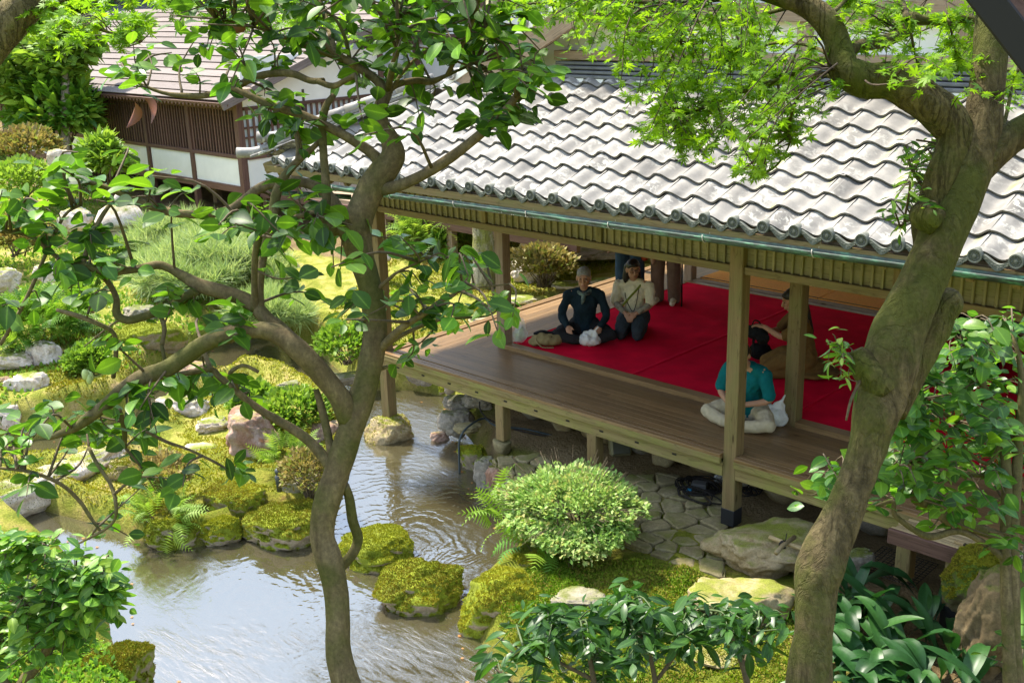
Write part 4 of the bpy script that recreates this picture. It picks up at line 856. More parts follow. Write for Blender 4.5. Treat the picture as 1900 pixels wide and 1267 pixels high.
# moss and small leaves over the near lawns and the garden behind
def cover(name, P, n, size, tm, m, seed, label_kind='stuff', up_=1., cond=None):
    r_ = np.random.default_rng(seed); lo, hi = P.min(0), P.max(0); Q = r_.uniform(lo, hi, (n*4, 2)); Q = Q[sdist(Q[:, 0], Q[:, 1], P) < 0]; Q = Q[sdist(Q[:, 0], Q[:, 1], POND) > .04] if cond is None else Q[cond(Q)]
    Q = Q[fbm(np.column_stack([Q, Q[:, 0]*0]), 1.3, 3, seed) > -.45][:n]; k = len(Q); z = ground_z(Q[:, 0], Q[:, 1])
    d = r_.normal(size=(k, 3))*.8+np.array((0, 0, up_)); M = leaf_axes(d, r_.normal(size=(k, 3))+np.array((0, 0, .8)), size*r_.uniform(.5, 1.4, k)); p3 = np.column_stack([Q, z-.002])
    V, F, vr = cloud(*tm, M, p3, np.clip(.5+.4*fbm(p3, 1.6, 3, seed)+r_.normal(size=k)*.15, .02, .98)); props(ob(name, mesh(name, V, F, False, vr, m)), kind='stuff')
cover('moss_lawn', poly([(960, 1050), (1060, 1020), (1240, 1050), (1340, 1080), (1480, 1090), (1560, 1300), (1000, 1330), (900, 1180)], -.72), 52000, .024, SMALL, leafm('lawn_moss', [(.09, .17, .014), (.16, .26, .018), (.25, .33, .03), (.26, .20, .05)], (.9, 1., .3), .8, .3, .1), 71)
cover('garden_moss', poly([(720, 640), (1000, 545), (1230, 470), (1130, 430), (960, 440), (760, 455), (690, 500), (600, 600), (560, 650)], -.6), 34000, .04, SMALL, leafm('garden_moss_leaf', [(.12, .17, .012), (.20, .24, .02), (.30, .29, .04), (.27, .18, .07)], (.9, 1., .3), .8, .3, .1), 72)
cover('island_moss', ISLE, 40000, .024, SMALL, MOSSLEAF, 73, cond=lambda Q: sdist(Q[:, 0], Q[:, 1], ISLE) < -.02)
cover('bank_plants', poly([(-700, 1000), (-20, 1060), (200, 1120), (330, 1290), (60, 1520), (-700, 1500)], -.7), 26000, .05, SMALL, L_GREEN, 74)
cover('shore_moss', poly([(-80, 700), (120, 640), (330, 640), (370, 700), (240, 770), (60, 830), (-120, 850)], -.8), 16000, .03, SMALL, MOSSLEAF, 76)
cover('slope_plants', poly([(-500, 330), (-60, 250), (180, 320), (260, 420), (420, 560), (300, 640), (120, 640), (-60, 760), (-500, 850)], -.3), 52000, .07, SMALL, L_LIME, 75)
# ---------------------------------------------------------------- lattice wing on the left
LV = 5.0; wing = thing('lattice_wing', 'raised wing with white plaster panels, wooden lattice and board roof at the upper left', 'building', (-14, LV, -.6))
LP = [-10.62, -12.57, -14.5, -16.55, -18.6, -20.6, -22.6]
for k, x in enumerate(LP): post('post', x, LV, -.95, 2.12, .15 if k == 0 else .12, WD_BROWN, wing)
beam('sill_beam', (-22.7, LV-.01, .13), (-10.56, LV-.01, .13), .12, .14, WD_BROWN, wing)
for a, b_ in zip(LP[1:], LP):
    a += .062; b_ -= .062 if b_ != LP[0] else .077
    box('plaster_panel', ((a+b_)/2, LV+.02, .49), (b_-a, .05, .58), PLASTER, wing, None, 0); box('plaster_panel', ((a+b_)/2, LV+.02, 1.98), (b_-a, .05, .26), PLASTER, wing, None, 0)
    ra = beam('lattice_rail', (a, LV-.01, .82), (b_, LV-.01, .82), .09, .08, WD_BROWN, wing); beam('lattice_rail', (a, LV-.01, 1.82), (b_, LV-.01, 1.82), .09, .07, WD_BROWN, wing)
    for z in (1.10, 1.36, 1.44, 1.66): beam('lattice_bar', (a, LV+.015, z), (b_, LV+.015, z), .02, .03, WD_BROWN, ra, .003)
    n_ = 16
    for q in range(n_):
        x = a+(q+.5)*(b_-a)/n_; beam('slat', (x, LV-.015, .86), (x, LV-.015, 1.785), .046, .03, WD_BROWN, ra, .003, up=(0, 1, 0))
box('inner_wall', (-16.6, LV+1.6, 1.1), (12.2, .05, 2.), plain('shade_green_wall', (.06, .055, .035), .9), wing); box('wing_floor', (-16.6, LV+2., .10), (12.1, 3.9, .06), WD_BROWN, wing)  # inner wall coloured dark in place of shade in the room behind the lattice
box('underfloor_backing', (-16.6, LV+2.2, -.5), (12.3, .1, 1.1), plain('underfloor_dark', (.035, .03, .022), .95), wing)  # dark sheet standing in for the shade under the wing floor
for x in (-11.5, -13.6, -15.6): post('inner_post', x, LV+1.1, -.95, .07, .16, WD_TAN, wing)
EU = -10.55                                                          # end face towards the pavilion
box('plaster_panel', (EU, LV+1.9, .45), (.05, 3.65, .62), PLASTER, wing, None, 0); box('plaster_panel', (EU, LV+1.9, 2.35), (.05, 3.65, 1.0), PLASTER, wing, None, 0)
beam('sill_beam', (EU, LV+.08, .13), (EU, LV+3.8, .13), .12, .13, WD_BROWN, wing); er = beam('lattice_rail', (EU+.01, LV+.08, .80), (EU+.01, LV+3.8, .80), .09, .07, WD_BROWN, wing); beam('lattice_rail', (EU+.01, LV+.08, 1.82), (EU+.01, LV+3.8, 1.82), .09, .07, WD_BROWN, wing)
box('paper_screen', (EU-.05, LV+1.9, 1.3), (.02, 3.6, .95), plain('window_paper', (.62, .68, .72), .8), wing, None, 0)
for q in range(24): beam('slat', (EU+.01, LV+.16+q*.15, .84), (EU+.01, LV+.16+q*.15, 1.785), .05, .035, WD_BROWN, er, .003, up=(1, 0, 0))
for z in (1.22, 1.42): beam('lattice_bar', (EU, LV+.08, z), (EU, LV+3.8, z), .03, .04, WD_BROWN, er, .003)
post('post', EU, LV+3.8, -.95, 3., .14, WD_BROWN, wing)
RS = math.tan(R(19)); wr = slab('wing_roof', [(-23.2, LV-.62, 2.0), (-10.1, LV-.62, 2.0), (-10.1, LV+4.6, 2.0+RS*5.22), (-23.2, LV+4.6, 2.0+RS*5.22)], .04, WD_BROWN, wing)
for k in range(15):                                                  # overlapping roof boards
    y = LV-.60+k*.345; z = 2.0+RS*(y-LV+.62)+.02
    st = -23.2
    while st < -10.2:
        e = min(-10.08, st+random.uniform(3.2, 4.8)); o_ = beam('roof_plank', (st, y+.17, z+.075), (e-.006, y+.17, z+.075), .36, .016, WD_GREY, wr, .003, up=(0, -math.sin(R(19-4)), math.cos(R(19-4)))); st = e
V, F = [], []
for k in range(88):                                                  # scalloped edge under the eave
    x = -23.2+k*.15; V += [(x, LV-.6, 1.985), (x+.15, LV-.6, 1.985), (x+.075, LV-.6, 1.90), (x, LV-.585, 1.985), (x+.15, LV-.585, 1.985), (x+.075, LV-.585, 1.90)]; o = k*6; F += [(o, o+2, o+1), (o+3, o+4, o+5), (o, o+3, o+5, o+2), (o+2, o+5, o+4, o+1)]
props(ob('eave_trim', mesh('eave_trim', V, F), WD_BROWN, wr), kind='stuff')
beam('verge_board', (-10.06, LV-.7, 1.95), (-10.06, LV+4.6, 1.95+RS*5.3), .05, .17, WD_GREY, wing); beam('purlin_end', (-10.7, LV-.1, 2.2), (-9.95, LV-.1, 2.2), .12, .13, WD_TAN, wing)
# raised corridor behind
cor = thing('raised_corridor', 'low raised wooden corridor on posts linking the lattice wing to the pavilion', 'corridor', (-6, 6.6, -.6))
box('corridor_floor', (-6.0, 6.2, .16), (9, 1.9, .08), WD_TAN, cor); beam('edge_beam', (-10.4, 5.25, .05), (-1.6, 5.25, .05), .1, .14, WD_BROWN, cor)
for x in (-9.2, -8.1, -6.4, -4.6, -2.8): post('post', x, 5.3, -.9, .0 if x > -8.5 else 2.2, .14, WD_BROWN if x < -7 else WD_TAN, cor)
beam('rail', (-10.4, 7.0, .8), (-1.6, 7.0, .8), .07, .09, WD_BROWN, cor)
for x in (-9, -7, -5, -3): post('rail_post', x, 7.0, .2, .76, .09, WD_BROWN, cor)
box('corridor_backing', (-6., 7.6, -.4), (9, .1, 1.), bpy.data.materials['underfloor_dark'], cor)  # same dark sheet, in place of shade under the corridor
# rear hall
RV = 11.5; hall = thing('rear_hall', 'large white plastered hall with brown timber framing behind everything', 'building', (-12, RV, -.5))
box('wall', (-13, RV+.1, 2.6), (38, .12, 7.2), PLASTER, hall, None, 0)
for z, h in ((.6, .16), (2.95, .18), (3.75, .2), (5.0, .2)): beam('timber', (-32, RV, z), (6, RV, z), .12, h, WD_BROWN, hall)
for k in range(20): post('timber_post', -32+k*1.97, RV+.005, -.8, 6, .16, WD_BROWN, hall)
slab('hall_roof', [(-33, RV-1.5, 5.9), (7, RV-1.5, 5.9), (7, RV+5, 8.6), (-33, RV+5, 8.6)], .2, TILED, hall)
tube('downpipe', [(-12.6, RV-.12, 5.6), (-12.6, RV-.12, 1.2)], [.06, .06], plain('pale_copper', (.42, .55, .48), .6, .15, 4.), hall, 10, sub=1)
hc = thing('tiled_lean_to', 'dark tiled lean-to roof high above the lattice wing', 'roof', (-21, 9.6, 2.9))
slab('roof', [(-27, 9.2, 3.25), (-17, 9.2, 3.25), (-17, 11.4, 4.2), (-27, 11.4, 4.2)], .1, TILED, hc); beam('fascia', (-27, 9.25, 3.08), (-17, 9.25, 3.08), .1, .14, WD_BROWN, hc)
for k in range(30): beam('rafter', (-26.8+k*.33, 9.25, 2.98), (-26.8+k*.33, 11.3, 3.9), .08, .09, WD_BROWN, hc)
for k in range(34): tube('roof_roll', [(-26.9+k*.30, 9.18, 3.30), (-26.9+k*.30, 11.3, 4.22)], [.075, .075], TILED, hc, 8, sub=1)
# ---------------------------------------------------------------- stone lantern and other garden stone
def lathe(name, prof, seg, m, parent, c):
    a = np.linspace(0, 2*math.pi, seg, endpoint=False); V = [(r*math.cos(t), r*math.sin(t), z) for r, z in prof for t in a]; n_ = len(prof)
    F = [(k*seg+i, k*seg+(i+1) % seg, (k+1)*seg+(i+1) % seg, (k+1)*seg+i) for k in range(n_-1) for i in range(seg)]+[tuple(range(seg))[::-1], tuple(range((n_-1)*seg, n_*seg))]
    V = np.array(V); V = V*(1+.02*fbm(V, 9., 3, 4))[:, None] if m.name.endswith('rock') else V
    return ob(name, mesh(name, V, F, True, None, m), None, parent, T(c))
q = pz(232, 470, -.45); s_ = depth(q)/FPX; L = thing('stone_lantern', 'snow viewing stone lantern with a wide round cap among the pines', 'lantern', q); k = 44*s_
lathe('base', [(k*.55, -.2), (k*.6, .15), (k*.4, .2)], 14, ROCK_PALE, L, q); fb_ = lathe('fire_box', [(k*.62, .2), (k*.66, .24), (k*.62, .52), (k*.7, .56)], 6, ROCK_PALE, L, q)
lathe('cap', [(k*.7, .55), (k*1.02, .58), (k*1.04, .64), (k*.8, .82), (k*.35, .94), (k*.12, .97)], 18, ROCK_PALE, L, q); lathe('finial', [(k*.16, .96), (k*.2, 1.02), (k*.05, 1.12)], 10, ROCK_PALE, L, q)
d_ = (CAM-q)*(1, 1, 0); d_ /= np.linalg.norm(d_); d_ = np.array((d_[0]*.8-d_[1]*.6, d_[0]*.6+d_[1]*.8, 0)); box('opening_dark', q+d_*k*.58+np.array((0, 0, .37)), (.02, k*.4, .14), DARK, fb_, Matrix.Rotation(math.atan2(d_[1], d_[0]), 3, 'Z'), 0)  # dark plate on the fire box in place of its shaded hollow
q = pz(702, 520, -.5); L = thing('stone_lantern', 'small low stone lantern with a flat pale cap left of the corner post', 'lantern', q); k = 22*depth(q)/FPX
lathe('stem', [(k*.5, -.1), (k*.42, .3)], 10, ROCK_PALE, L, q); lathe('cap', [(k*.6, .3), (k*1.2, .34), (k*1.2, .39), (k*.6, .5), (k*.1, .56)], 14, ROCK_PALE, L, q); lathe('post', [(k*.4, .5), (k*.4, .9)], 8, ROCK_GREY, L, q)
q = pz(898, 520, -.5); D = depth(q)/FPX; o = tube('tree_trunk', [q-np.array((0, 0, .25)), q+np.array((.02, 0, .5)), q+np.array((-.03, .02, 1.2)), q+np.array((.0, .0, 2.4)), q+np.array((.1, .3, 4.4))], [26*D, 20*D, 19*D, 17*D, 10*D], bark('lichen_bark', (.17, .15, .10), (.34, .31, .25), (.20, .21, .04), .55, 6., .7), None, 12, .12)
tt = thing('garden_tree', 'lichen covered tree trunk rising from the moss garden behind the inner post', 'tree', q); o.parent = tt; o.matrix_basis = PW[tt.name].inverted() @ PW[o.name]; o.name = 'trunk'
# ---------------------------------------------------------------- trees
def inframe(P, mrg=20):
    Q = np.asarray(P)-CAM; z = Q @ fw; x = 950+FPX*(Q @ RT)/z; y = 633.5-FPX*(Q @ UP)/z
    return (x > -mrg) & (x < 1900+mrg) & (y > -mrg) & (y < 1267+mrg) & (z > 0), x, y, z
class Tree:
    def __init__(s, name, label, cat, base, group=None): s.t = thing(name, label, cat, base, group); s.nodes = []; s.tw = []; s.lf = []; s.rk = 1.; s.mx = .42
    def limb(s, name, pts, D, m, seg=10, rough=.10, seed=0, sub=4, rs=9.):
        """pts: (x, y, radius in px[, extra depth]); D: distance"""
        P = []; r = []
        for q in pts: d = D+(q[3] if len(q) > 3 else 0); P.append(pd(q[0], q[1], d)); r.append(q[2]*d/FPX*s.rk)
        o = tube(name, P, r, m, s.t, seg, rough, seed, sub, rs); s.nodes.append(cr_path(P, 4)); return o
    def twig(s, a, b, r0, sag=.1, n=4):
        a = np.asarray(a); b = np.asarray(b); L = np.linalg.norm(b-a); mid = (a+b)/2+rng.normal(size=3)*L*.10+np.array((0, 0, sag*L)); P = cr_path([a, mid, b], 4)
        s.tw.append(tube_vf(P, np.linspace(r0, r0*.35, len(P)), 5, True, sub=1)); return P
    def spray(s, c, n, size, m_, r0=.003, up_=.5, droop=.2, spread=.5, reach=.25, jit=.5):
        """a leafy twig that leaves the nearest limb and ends at c"""
        N = np.vstack(s.nodes); i = np.argmin(((N-c)**2).sum(1)+rng.random(len(N))*.02); a = N[i]; L0 = np.linalg.norm(c-a); c = a+(c-a)*min(1., s.mx/max(L0, 1e-3))
        P = s.twig(a, c, r0*(1+min(2., np.linalg.norm(c-a)*3))); L = np.linalg.norm(P[-1]-P[0]); d = unit(P[-1]-P[-3]); side = unit(np.cross(d, (0, 0, 1.)))
        for k in range(n):
            t = 1-(k/max(1, n))*min(1., reach/max(L, .05)); q = P[0]+(P[-1]-P[0])*t if t < .2 else P[min(len(P)-1, int(t*(len(P)-1)+.5))]; sg = 1 if k % 2 else -1
            dr = unit(d*(.9 if k < 1 else .45)+side*sg*spread*(0 if k < 1 else 1)*rng.uniform(.8, 1.8)+rng.normal(size=3)*jit*.5-np.array((0, 0, droop*rng.uniform(0, 1.6))))
            s.lf.append((q+rng.normal(size=3)*size*.25, dr, np.array((0, 0, up_))+rng.normal(size=3)*.45, size*rng.uniform(.5, 1.15), m_))
    def finish(s, tmpl, mats, w=1., keep=300, twm=None):
        if s.tw: v, f = join_vf(s.tw); c = np.array(PW[s.t.name].translation); props(ob('twig', mesh('twig', v-c, f, True, None, twm or B_TWIG), None, s.t, T(c)), kind='stuff')
        if not s.lf: return
        P = np.array([l[0] for l in s.lf]); d = np.array([l[1] for l in s.lf]); nn = np.array([l[2] for l in s.lf]); sz = np.array([l[3] for l in s.lf]); mi = np.array([l[4] for l in s.lf])
        M = leaf_axes(unit(d), nn, sz, w); vis, _, _, z = inframe(P); score = np.where(vis, sz/z, 0); order = np.argsort(-score); top = order[:keep]; rest = order[keep:]
        md = MID(tmpl); mes = [[mesh('leaf', np.array(tmpl[0])*(1, 1, f_), tmpl[1], True, None, m, md) for f_ in (.5, 1., 1.7)] for m in mats]
        for i in top:
            mm = Matrix([[*M[i][r], P[i][r]] for r in range(3)]+[[0, 0, 0, 1]]); ob('leaf', mes[mi[i]][i % 3], None, s.t, mm)
        for k, m in enumerate(mats):
            j = rest[mi[rest] == k]
            if len(j) == 0: continue
            c = np.array(PW[s.t.name].translation); V, F, vr = cloud(*tmpl, M[j], P[j]-c, rng.random(len(j))); props(ob('foliage', mesh('foliage', V, F, True, vr, m, None if md is None else np.tile(md, len(j))), None, s.t, T(c)), kind='stuff')
def blobs(L, D, jd=.35):
    for cx, cy, rx, ry, n in L:
        for _ in range(n):
            a = rng.uniform(0, 6.28); q = math.sqrt(rng.random()); yield pd(cx+rx*q*math.cos(a), cy+ry*q*math.sin(a), D+rng.normal()*jd*.5)
# --- camellia in front
DC = 3.5; gb = pd(640, 1275, DC); cg = Tree('camellia_tree', 'grey brown camellia tree with glossy leaves and winding limbs in front of the pond', 'tree', (gb[0], gb[1], -.6))
cg.rk = .88; low = np.array((gb[0]+.05, gb[1]-.05, -.7)); v_, f_ = tube_vf([low, (low+gb)/2+np.array((.05, .03, 0)), gb+np.array((0, 0, -.05))], [.085, .075, 37*DC/FPX], 12, True, .08, 1, 4); ob('trunk_foot', mesh('trunk_foot', v_-low, f_, True, None, B_CAM), None, cg.t, T(low))
cg.limb('trunk', [(655, 1310, 32), (641, 1262, 30), (628, 1210, 27), (627, 1150, 26), (622, 1090, 26), (612, 1040, 27), (598, 1000, 26), (600, 960, 27), (610, 920, 28), (624, 880, 27), (636, 845, 28), (648, 805, 28), (662, 765, 28), (677, 720, 26), (688, 670, 26), (696, 615, 25), (692, 560, 25), (682, 515, 25), (668, 475, 28), (660, 445, 30)], DC, B_CAM, 16, .06, 1, 5)
cg.limb('branch', [(690, 545, 16), (678, 500, 24), (664, 455, 30), (665, 410, 31), (684, 360, 30), (708, 322, 31), (728, 292, 27), (724, 262, 19), (706, 228, 17), (706, 200, 15), (718, 172, 13)], DC, B_CAM, 12, .10, 2)
BRC = [[(720, 178, 12), (700, 150, 10), (668, 128, 9), (640, 112, 9), (622, 100, 7), (600, 80, 5)], [(716, 172, 9), (735, 158, 8), (770, 150, 7), (800, 152, 7), (830, 140, 4), (880, 118, 3)],
 [(705, 352, 15), (740, 345, 13), (790, 322, 12), (840, 290, 11), (885, 255, 10), (925, 220, 9), (950, 190, 8), (972, 160, 6), (990, 140, 4)],
 [(712, 310, 16), (690, 285, 12), (650, 258, 11), (600, 232, 10), (555, 212, 9), (500, 195, 8), (450, 172, 6), (420, 160, 4)],
 [(600, 150, 6), (575, 150, 7), (545, 138, 8), (510, 136, 8), (470, 145, 8), (430, 165, 8), (390, 176, 7), (350, 178, 6), (300, 172, 4), (245, 150, 3)],
 [(590, 152, 6), (618, 160, 7), (640, 150, 6), (660, 140, 6)],
 [(655, 450, 20), (636, 425, 16), (615, 425, 15), (602, 405, 14), (606, 370, 10), (604, 330, 9), (600, 280, 9), (598, 230, 9), (606, 196, 8), (620, 176, 6)],
 [(652, 452, 14), (640, 418, 13), (622, 378, 12), (596, 352, 11), (560, 338, 11), (520, 338, 11), (485, 348, 11), (455, 370, 10), (425, 390, 10), (380, 398, 9), (330, 396, 9), (290, 386, 9), (255, 372, 8), (215, 355, 7), (180, 342, 5), (120, 330, 3)],
 [(650, 778, 28), (628, 735, 24), (590, 688, 23), (552, 648, 22), (515, 620, 21), (470, 612, 19), (425, 620, 19), (378, 638, 18), (340, 664, 18), (305, 686, 18), (265, 700, 18), (230, 722, 17), (200, 748, 15), (165, 775, 13), (135, 795, 10), (90, 812, 6)],
 [(548, 640, 19), (520, 612, 18), (498, 595, 17), (470, 566, 16), (440, 550, 15), (407, 540, 16), (372, 530, 16), (340, 512, 11), (310, 496, 9), (290, 492, 9), (250, 500, 8), (200, 504, 8), (160, 494, 8), (125, 486, 6), (80, 460, 3)],
 [(368, 536, 11), (340, 555, 10), (305, 573, 10), (265, 588, 9), (236, 594, 9), (217, 583, 9), (216, 555, 7), (205, 530, 6), (188, 512, 5), (165, 500, 4)],
 [(472, 575, 10), (472, 540, 7), (472, 500, 7), (476, 455, 7), (490, 420, 5)], [(482, 572, 11), (482, 530, 9), (487, 485, 9), (497, 440, 10), (507, 400, 11), (513, 360, 10), (530, 325, 9), (556, 296, 8), (580, 275, 6), (598, 258, 5)],
 [(552, 300, 6), (554, 270, 6), (545, 240, 5), (524, 226, 4), (505, 215, 3)], [(500, 400, 7), (530, 408, 6), (560, 400, 6), (590, 392, 4)],
 [(620, 880, 10), (604, 852, 12), (578, 822, 11), (550, 800, 11), (520, 782, 10), (490, 765, 9), (462, 745, 8), (432, 720, 7), (408, 700, 7), (392, 685, 6), (360, 690, 6), (320, 696, 5)], [(392, 688, 6), (384, 668, 5), (378, 650, 5)], [(440, 722, 5), (432, 700, 5), (428, 690, 5), (452, 678, 4), (480, 690, 4)],
 [(622, 905, 14), (618, 860, 11), (610, 815, 9), (600, 770, 9), (590, 735, 7), (586, 722, 6)],
 [(640, 900, 9), (648, 925, 10), (654, 965, 11), (664, 998, 11), (655, 1026, 11), (632, 1052, 12), (612, 1068, 12)],
 [(700, 655, 9), (722, 630, 9), (750, 605, 8), (790, 580, 6), (815, 560, 5), (845, 545, 4), (868, 515, 2)], [(840, 545, 3), (880, 535, 2), (946, 527, 1.5)], [(715, 640, 6), (745, 622, 5), (775, 608, 4), (815, 594, 4), (855, 590, 3), (905, 586, 2), (928, 571, 2)],
 [(690, 545, 6), (720, 520, 4), (740, 504, 3), (793, 480, 2)], [(650, 735, 8), (668, 705, 8), (690, 690, 6), (720, 680, 4)],
 [(0, 868, 3), (60, 876, 4), (114, 899, 4), (148, 930, 4), (166, 957, 4), (186, 985, 3)], [(165, 830, 4), (180, 860, 4), (205, 898, 4), (215, 935, 4), (212, 965, 3), (190, 985, 3), (146, 1008, 2)], [(270, 800, 3), (310, 820, 4), (350, 834, 3), (400, 858, 3), (440, 882, 2)],
 [(150, 500, 5), (170, 440, 5), (190, 400, 5), (210, 372, 4)], [(120, 490, 4), (60, 440, 5), (20, 430, 5), (-20, 428, 5)], [(0, 640, 4), (30, 590, 4), (60, 530, 4), (90, 460, 4), (120, 400, 3), (150, 380, 3)], [(220, 760, 6), (230, 790, 6), (232, 830, 4)], [(210, 700, 5), (215, 660, 5), (212, 620, 5), (180, 600, 5), (140, 585, 5), (105, 575, 4)], [(300, 640, 5), (305, 610, 5), (298, 585, 5)], [(300, 640, 4), (310, 690, 5)],
 [(640, 115, 5), (600, 100, 4), (540, 75, 4), (470, 50, 3), (400, 35, 3)], [(720, 175, 4), (760, 120, 4), (820, 80, 3), (900, 60, 3)], [(620, 30, 3), (640, 70, 4), (650, 115, 5)]]
for k, b in enumerate(BRC): dz = .12*math.sin(k*2.1); cg.limb('branch', [(x, y, r, dz*min(1., i/3)) for i, (x, y, r) in enumerate(b)], DC, B_CAM, 9, .09, k+3)
ln = .074
CL = [(620, 45, 240, 60, 26), (840, 45, 170, 55, 24), (930, 110, 110, 75, 16), (345, 60, 60, 45, 5), (250, 110, 80, 30, 7), (480, 80, 130, 70, 14), (560, 200, 110, 50, 9), (700, 150, 60, 50, 6), (650, 225, 50, 30, 4), (540, 250, 50, 40, 4), (410, 130, 80, 40, 7), (955, 190, 50, 50, 10), (900, 190, 40, 40, 5), (770, 210, 40, 25, 3), (250, 150, 60, 40, 4),
 (170, 320, 120, 40, 12), (60, 375, 80, 50, 9), (110, 430, 110, 40, 10), (250, 345, 60, 40, 5), (340, 375, 60, 25, 4), (130, 520, 90, 40, 9), (50, 560, 50, 40, 3), (240, 490, 40, 30, 3), (300, 530, 60, 30, 3), (400, 575, 60, 25, 4), (450, 590, 50, 20, 4), (465, 420, 80, 50, 7), (560, 430, 60, 40, 6), (520, 490, 70, 40, 7), (590, 500, 50, 50, 5), (640, 570, 50, 50, 6), (720, 470, 40, 40, 4), (760, 560, 70, 45, 9), (845, 490, 60, 40, 8), (895, 590, 70, 30, 6), (750, 640, 30, 40, 3),
 (95, 790, 130, 40, 16), (240, 785, 100, 40, 10), (330, 740, 50, 35, 5), (40, 830, 60, 30, 4), (400, 735, 50, 30, 4), (450, 740, 60, 30, 4), (310, 905, 60, 35, 5), (455, 865, 40, 20, 3), (200, 985, 50, 40, 3), (620, 400, 60, 40, 5), (530, 350, 40, 30, 2), (20, 930, 40, 30, 1), (165, 660, 30, 20, 1), (215, 640, 20, 20, 1), (560, 350, 60, 30, 3), (840, 620, 20, 20, 1)]
for k, b in enumerate(([(622, 100, 7), (600, 20, 6), (560, -80, 6), (500, -200, 5), (420, -330, 3)], [(830, 140, 5), (880, 30, 5), (900, -90, 5), (960, -220, 3)], [(718, 172, 7), (740, 60, 7), (730, -60, 6), (700, -200, 5), (720, -360, 3)], [(560, -80, 4), (440, -110, 4), (330, -170, 3)])): cg.limb('branch', [(x, y, r, .3*math.sin(k*2.3+i)*(i > 0)) for i, (x, y, r) in enumerate(b)], DC, B_CAM, 8, .09, k+70)
CL += [(520, -130, 230, 110, 34), (760, -130, 220, 120, 34), (640, -300, 260, 90, 26), (330, -90, 140, 70, 12), (960, -110, 120, 90, 12)]  # unseen upper crown, added to shade the leaves and trunk below
for p in blobs([(a, b, c, d, max(1, int(e*(.6 if b < 230 and a < 520 and b > 0 else 1.35 if b < 200 else .9)))) for a, b, c, d, e in CL], DC, .5): cg.spray(p, int(rng.integers(5, 9)), ln, int(rng.random() < .16), .0028, .75, .22, .8, .2)
L_CAMB = leafm('young_camellia_leaf', [(.06, .17, .02), (.10, .24, .025), (.17, .32, .04)], (1.8, 1.8, .7), .3, .42, .5)
cg.finish(OVAL, [L_CAM, L_CAMB], 1.15, 300)
for k, (x, y, r_) in enumerate(((250, 190, .5), (268, 182, -.6), (450, 38, 1.2))):
    V = OVAL[0]*np.array((1, 1, 3.))*.085; M = Matrix.Rotation(r_, 4, 'Y') @ Matrix.Rotation(-1.3, 4, 'X')
    props(ob('dead_leaf', mesh('dead_leaf', V, OVAL[1], True, None, plain('dead_leaf', (.14, .04, .015), .5) if k == 0 else bpy.data.materials['dead_leaf']), None, cg.t, T(pd(x, y, DC-.05)) @ M), label='curled brown dead leaf')
cb = pd(163, 702, DC-.1)
for k in range(5):
    V, F = rock_v(2, (.010, .010, .018), 60+k, .2, 2., .2); ob('flower_bud', mesh('flower_bud', V, F, True, None, plain('bud', (.42, .50, .20), .6) if k == 0 else bpy.data.materials['bud']), None, cg.t, T(cb+np.array((.008*math.cos(k*1.3), .008*math.sin(k*1.3), .004*k))))
# --- old maple on the right
DM = 3.7; mb = pd(1504, 1275, DM); mg = Tree('maple_tree', 'old mossy maple with a thick leaning trunk and twisted limb on the right', 'tree', (mb[0], mb[1], -.6))
low = np.array((mb[0]-.25, mb[1]-.15, -.7)); v_, f_ = tube_vf([low, (low+mb)/2, mb], [.15, .115, 45*DM/FPX], 14, True, .08, 1, 4); ob('trunk_foot', mesh('trunk_foot', v_-low, f_, True, None, B_MAP), None, mg.t, T(low))
mg.limb('trunk', [(1500, 1300, 43), (1503, 1240, 40), (1510, 1170, 37), (1515, 1105, 37), (1520, 1055, 44), (1538, 1005, 39), (1566, 950, 36), (1592, 885, 35), (1611, 830, 37), (1628, 760, 44), (1645, 700, 50), (1660, 640, 50), (1692, 565, 45), (1722, 500, 42), (1752, 430, 40), (1784, 360, 38), (1806, 300, 37), (1820, 240, 35), (1832, 160, 33), (1838, 90, 31), (1846, -20, 29)], DM, B_MAP, 20, .11, 4, 5, 7.)
mg.limb('trunk_knob', [(1588, 650, 14), (1600, 672, 27), (1620, 700, 32), (1640, 725, 28)], DM-.03, B_MOSSY, 14, .2, 8)
mg.limb('branch', [(1660, 770, 20, .05), (1690, 690, 30, .08), (1722, 625, 34, .1), (1750, 572, 32, .1), (1764, 548, 24, .1), (1770, 538, 10, .1)], DM, B_MOSSY, 12, .25, 5)
mg.limb('branch', [(1735, 480, 34, .06), (1728, 430, 34, .06), (1736, 385, 34, .04), (1748, 330, 32), (1768, 285, 30), (1772, 245, 32), (1745, 212, 36), (1703, 176, 35), (1655, 150, 33), (1602, 148, 33), (1566, 130, 29), (1558, 98, 26), (1548, 62, 25), (1522, 30, 22), (1485, 8, 19), (1430, -10, 16), (1380, -25, 12)], DM, B_MOSSY, 16, .16, 6, 5, 8.)
mg.limb('branch', [(1738, 415, 26, .0), (1715, 400, 30), (1700, 395, 24), (1690, 392, 10)], DM-.05, B_MOSSY, 12, .25, 9)
mg.limb('branch', [(1815, 320, 26), (1845, 285, 30), (1880, 255, 29), (1925, 225, 27)], DM, B_MAP, 14, .12, 7)
